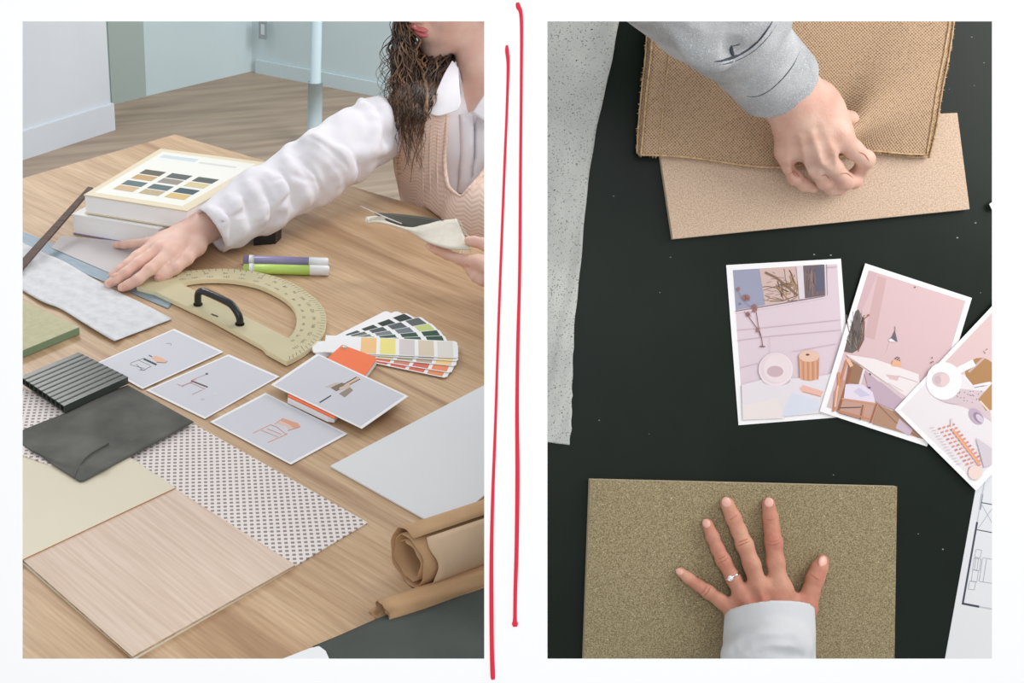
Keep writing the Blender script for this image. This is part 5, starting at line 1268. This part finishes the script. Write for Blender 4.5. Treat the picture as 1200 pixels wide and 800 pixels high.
fT2 = [ (536, 70), (541, 95), (545, 118), (549, 133), (569, 121), (590, 100), (590, 60), (545, 55)]
cut_neck(fT, fT2, 2.2, 2.52)
clear_table(fT)
sh_ = solid('shirt', fT, M['shirt'], pW)
rows = [[(530, 71, 2.435), (533, 74, 2.43), (537, 80, 2.425)], [(521, 86, 2.395), (528, 90, 2.39), (538, 95, 2.39)], [(510, 110, 2.362), (522, 112, 2.358), (539, 110, 2.37)], [(503, 123, 2.350), (518, 126, 2.346), (540, 121, 2.36)], [(499, 130.5, 2.344), (514, 135.5, 2.340), (536, 129, 2.354)]]
def patch(rows, n=10):
    rows = [[np.array(q, float) for q in r] for r in rows]; A = [dens(r, n) for r in rows]; out = []
    cols_ = [dens([A[i][j] for i in range(len(A))], n) for j in range(len(A[0]))]
    return [[D(*cols_[j][i]) for j in range(len(cols_))] for i in range(len(cols_[0]))]
sheet('collar', patch(rows, 6), M['shirt'], sh_, th=.0025, n=NB)
rows = [[(598, 62, 2.44), (602, 70, 2.44), (608, 80, 2.44)], [(572, 104, 2.39), (584, 112, 2.38), (600, 118, 2.39)], [(553, 132, 2.372), (575, 145, 2.358), (600, 150, 2.37)]]
sheet('collar', patch(rows, 6), M['shirt'], sh_, th=.0025, n=NB)
def onsurf(f, x, y, off): 
    p = hit(f, x, y, 2.1, 2.7)
    return D(x, y, pxof(p)[2]-off) if p is not None else D(x, y, 2.40-off)
rows = [[onsurf(fT, x, y, o_) for x, o_ in ((538+dx, .003), (543+dx, .009), (549+dx, .011), (555+dx*.4, .006))] for y, dx in ((134, 0), (150, 1), (165, 1.5), (180, 1.5), (195, 0), (210, -1), (226, -3))]
sheet('placket', [r for r in rows], M['shirt'], sh_, th=.002, n=NB)
rows = [[onsurf(fT, x, y, o_) for x, o_ in ((556+dx, .004), (562+dx, .010), (572+dx, .011), (584+dx, .005))] for y, dx in ((128, 0), (145, 0), (165, 0), (185, 0), (205, -5), (222, -12))]
sheet('placket', [r for r in rows], M['shirt'], sh_, th=.002, n=NB)

# knitted vest
fV = Field(lo, hi, .0034)
fV.cap(D(492, 136, 2.465), D(690, 146, 2.56), .056, .056, .03)
fV.cap(D(521, 168, 2.475), D(645, 172, 2.53), .092, .092, .03); fV.cap(D(524, 215, 2.475), D(645, 220, 2.53), .093, .093, .03); fV.cap(D(532, 262, 2.475), D(650, 272, 2.53), .095, .095, .03)
fV.cap(D(563, 258, 2.29), D(655, 272, 2.34), .066, .07, .05); fV.cap(D(548, 240, 2.385), D(650, 252, 2.44), .080, .080, .04)
fV.cap(D(485, 134, 2.40), D(500, 130, 2.44), .056, .056, .03); fV.cap(D(487, 140, 2.40), D(500, 190, 2.44), .054, .060, .03)
cut_neck(fV, [(520, 60), (524, 100), (526, 140), (523, 190), (527, 218), (540, 229), (552, 215), (568, 196), (590, 160), (610, 110), (614, 60)], 2.1, 2.52)
clear_table(fV)
vs = solid('knit_vest', fV, M['knit'], pW)
for k, (pts, r) in enumerate((([(523, 135), (522, 165), (521, 190), (525, 218), (540, 231)], .0045), ([(540, 231), (554, 217), (570, 197), (592, 162)], .0045), ([(464, 110), (463, 150), (465, 200), (470, 235)], .003))):
    crease(fV, vs, pts, r, 2.2, 2.7, M['knit'], 'ribbed_band', .0005)
for k in range(4):
    x = 496+k*8.5; crease(fV, vs, [(x, 145+k), (x-1, 190), (x+1, 240)], .0022, 2.2, 2.7, M['knit'], 'cable_ridge', .0)
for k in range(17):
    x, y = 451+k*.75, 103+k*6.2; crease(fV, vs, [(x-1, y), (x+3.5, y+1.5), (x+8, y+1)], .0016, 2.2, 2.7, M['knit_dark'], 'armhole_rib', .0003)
# hair
rnd = random.Random(11); lk = {0: [], 1: []}
far = 1 if np.dot(hs, FW) > 0 else -1
def lock(ctrl, r, amp, mi, turns, z=None):
    C_ = dens([tuple(c) for c in ctrl], 14); n = len(C_); P = []; ph = rnd.uniform(0, 6.28)
    for i, c in enumerate(C_):
        t = i/(n-1); a = ph+turns*6.28*t; am = amp*min(1, .15+t*1.3)*.0016; P.append(c+RT*am*math.cos(a)+UP*am*.5*math.sin(a)+FW*am*.8*math.sin(a))
    for _ in range(5):
        g = (np.array(P)-fV.lo)/fV.vox; ii = np.clip(np.round(g).astype(int), 0, fV.n-1); dd = fV.D[ii[:, 0], ii[:, 1], ii[:, 2]]
        P = [p-ray(*pxof(p)[:2])*max(0.0, r*1.2+.001-float(d_))*1.3 for p, d_ in zip(P, dd)]
    lk[mi].append(tube_data(P, [r*(.55+.6*math.sin(3.14*min(1, t_/n+.12)))*(1-.75*(t_/n)**3) for t_ in range(n)], 5))
U = rnd.uniform
for k in range(230):      # falls from the far side of the head over the shoulder
    a = hp(U(-.05, .03), far*U(.070, .082), U(.03, .10)); b_ = D(U(466, 486), U(5, 45), U(2.46, 2.54)); mi = 0 if rnd.random() < .5 else 1
    if rnd.random() < .6: e = D(U(452, 480), U(95, 165), U(2.345, 2.37))
    else: e = D(U(466, 496), U(110, 205), U(2.335, 2.355))
    mm = D((pxof(b_)[0]*.6+pxof(e)[0]*.4)+U(-6, 6), U(62, 85), U(2.40, 2.44)); lock([a, b_, mm, e], U(.0011, .0023), U(2.5, 6.0), mi, U(3, 6))
for k in range(130):      # hangs behind the jaw and the neck
    a = hp(U(-.085, -.04), far*U(.0, .06), U(-.05, .0)); b_ = D(U(492, 540), U(45, 64), U(2.50, 2.56)); e = D(U(480, 503), U(95, 148), U(2.370, 2.385))
    lock([a, b_, (b_+e)/2-FW*.02, e], U(.0018, .0036), U(2, 4.5), 0 if rnd.random() < .8 else 1, U(2.5, 5))
for k in range(9): lock([hp(.0, far*.08, .06), D(U(470, 480), U(0, 40), 2.48), D(U(450, 462), U(60, 80), 2.42), D(U(447, 460), U(100, 130), 2.37)], .0008, U(6, 9), 0, U(3, 5))
lock([D(492, 70, 2.42), D(499, 120, 2.36), D(490, 170, 2.345), D(479, 214, 2.345)], .0026, 1.5, 1, 2.5); lock([D(490, 70, 2.42), D(501, 115, 2.36), D(494, 150, 2.345), D(486, 190, 2.345)], .0034, 2, 1, 2.5)
for k in range(60): lock([hp(U(-.07, -.01), -far*U(.078, .086), U(.0, .09)), D(U(604, 625), U(0, 30), U(2.44, 2.50)), D(U(615, 650), U(80, 110), 2.44), D(U(625, 670), U(130, 190), 2.44)], U(.0015, .003), 4, 0 if rnd.random() < .5 else 1, U(3, 5))
fH = Field(hcn-.16, hcn+.16, .0035); fH.ell(hp(-.022, 0, .036), HR, (.100, .086, .104), .01); fH.ell(hp(-.055, 0, -.03), HR, (.072, .084, .09), .02); fH.cut_ell(hp(.095, 0, -.035), HR, (.085, .060, .10), .01)
G = fH.full(); fH.D += (np.sin(G[0]*240+6*np.sin(G[2]*40))*.0015).astype(np.float32)
hr = solid('hair', fH, M['hair'], pW)
V, Fc = join(lk[0]); o = obj('curls', V, Fc, M['hair'], hr, smooth=True); o['kind'] = 'stuff'
V, Fc = join(lk[1]); o = obj('curls', V, Fc, M['hair2'], hr, smooth=True); o['kind'] = 'stuff'; o['label'] = 'lighter brown curls'

# swatches held in her hand
def TT(x, y, h): return T(x, y, h)
t = thing('fabric_swatch', T(520, 280, .07), 'pale canvas swatch with frayed end held over the table in the left hand', 'fabric')
up_e = [(430, 254, .098), (441, 253, .098), (456, 256, .092), (470, 261, .084), (485, 264.5, .082), (500, 262.5, .086), (515, 258.5, .090), (535, 256, .095)]
lo_e = [(431, 262, .094), (440, 259.5, .095), (453, 261.5, .090), (468, 266.5, .082), (485, 274, .078), (503, 284, .075), (528, 291, .073), (551, 292, .074)]
A_, B__ = dens(up_e, 5), dens(lo_e, 5)
rows = [[T(*(lerp(a, b, j/8)[:2]), lerp(a, b, j/8)[2]+.002*math.sin(i*.3+j*.5)) for j in range(9)] for i, (a, b) in enumerate(zip(A_, B__))]
sheet('canvas', rows, M['swatch'], t, th=.0018)
fr = []
for k in range(9):
    u = k/8; a = lerp((536, 257, .095), (552, 291, .074), u); dx, dy = (5+rnd.uniform(0, 3), 4+rnd.uniform(0, 3)) if k < 6 else (rnd.uniform(-1, 1), 6)
    fr.append(tube_data([T(*a), T(a[0]+dx*.5, a[1]+dy*.4, a[2]-.001), T(a[0]+dx, a[1]+dy, a[2]-.006)], [.0009, .0007, .0003], 5))
for x in (540, 543.5, 547): fr.append(tube_data([T(x, 291, .0745), T(x+.3, 294, .074), T(x-1, 297.5, .072)], [.0008, .0007, .0003], 5))
fr.append(tube_data([T(430, 254.5, .097), T(429.5, 258, .095), T(431.5, 261.5, .093)], [.0022, .0026, .0018], 6))
V, Fc = join(fr); o = obj('frayed_threads', V, Fc, M['swatch'], t, smooth=True); o['kind'] = 'stuff'
rows = [[T(*(lerp(a, b, j/4)[:2]), lerp(a, b, j/4)[2]) for j in range(5)] for a, b in zip(dens([(438, 249, .100), (460, 250, .098), (490, 253, .096), (520, 257.5, .092)], 5), dens([(448, 255, .094), (462, 261, .088), (482, 266, .082), (506, 266, .082)], 5))]
o = sheet('dark_swatch', rows, M['swatch_dark'], th=.0015); tag(o, 'small dark grey swatch behind the pale canvas swatch', 'fabric')
rows = [[T(*(lerp(a, b, .3+j/5)[:2]), lerp(a, b, .3+j/5)[2]) for j in range(3)] for a, b in zip(dens([(422, 240, .104), (438, 247, .103), (455, 254, .101), (472, 261, .095)], 4), dens([(421.5, 241.6, .103), (437, 249.2, .102), (454, 256.8, .100), (470, 263, .093)], 4))]
o = sheet('clear_strip', rows, M['film'], th=.0006); tag(o, 'thin pale translucent strip sticking out from the held swatches', 'plastic strip')
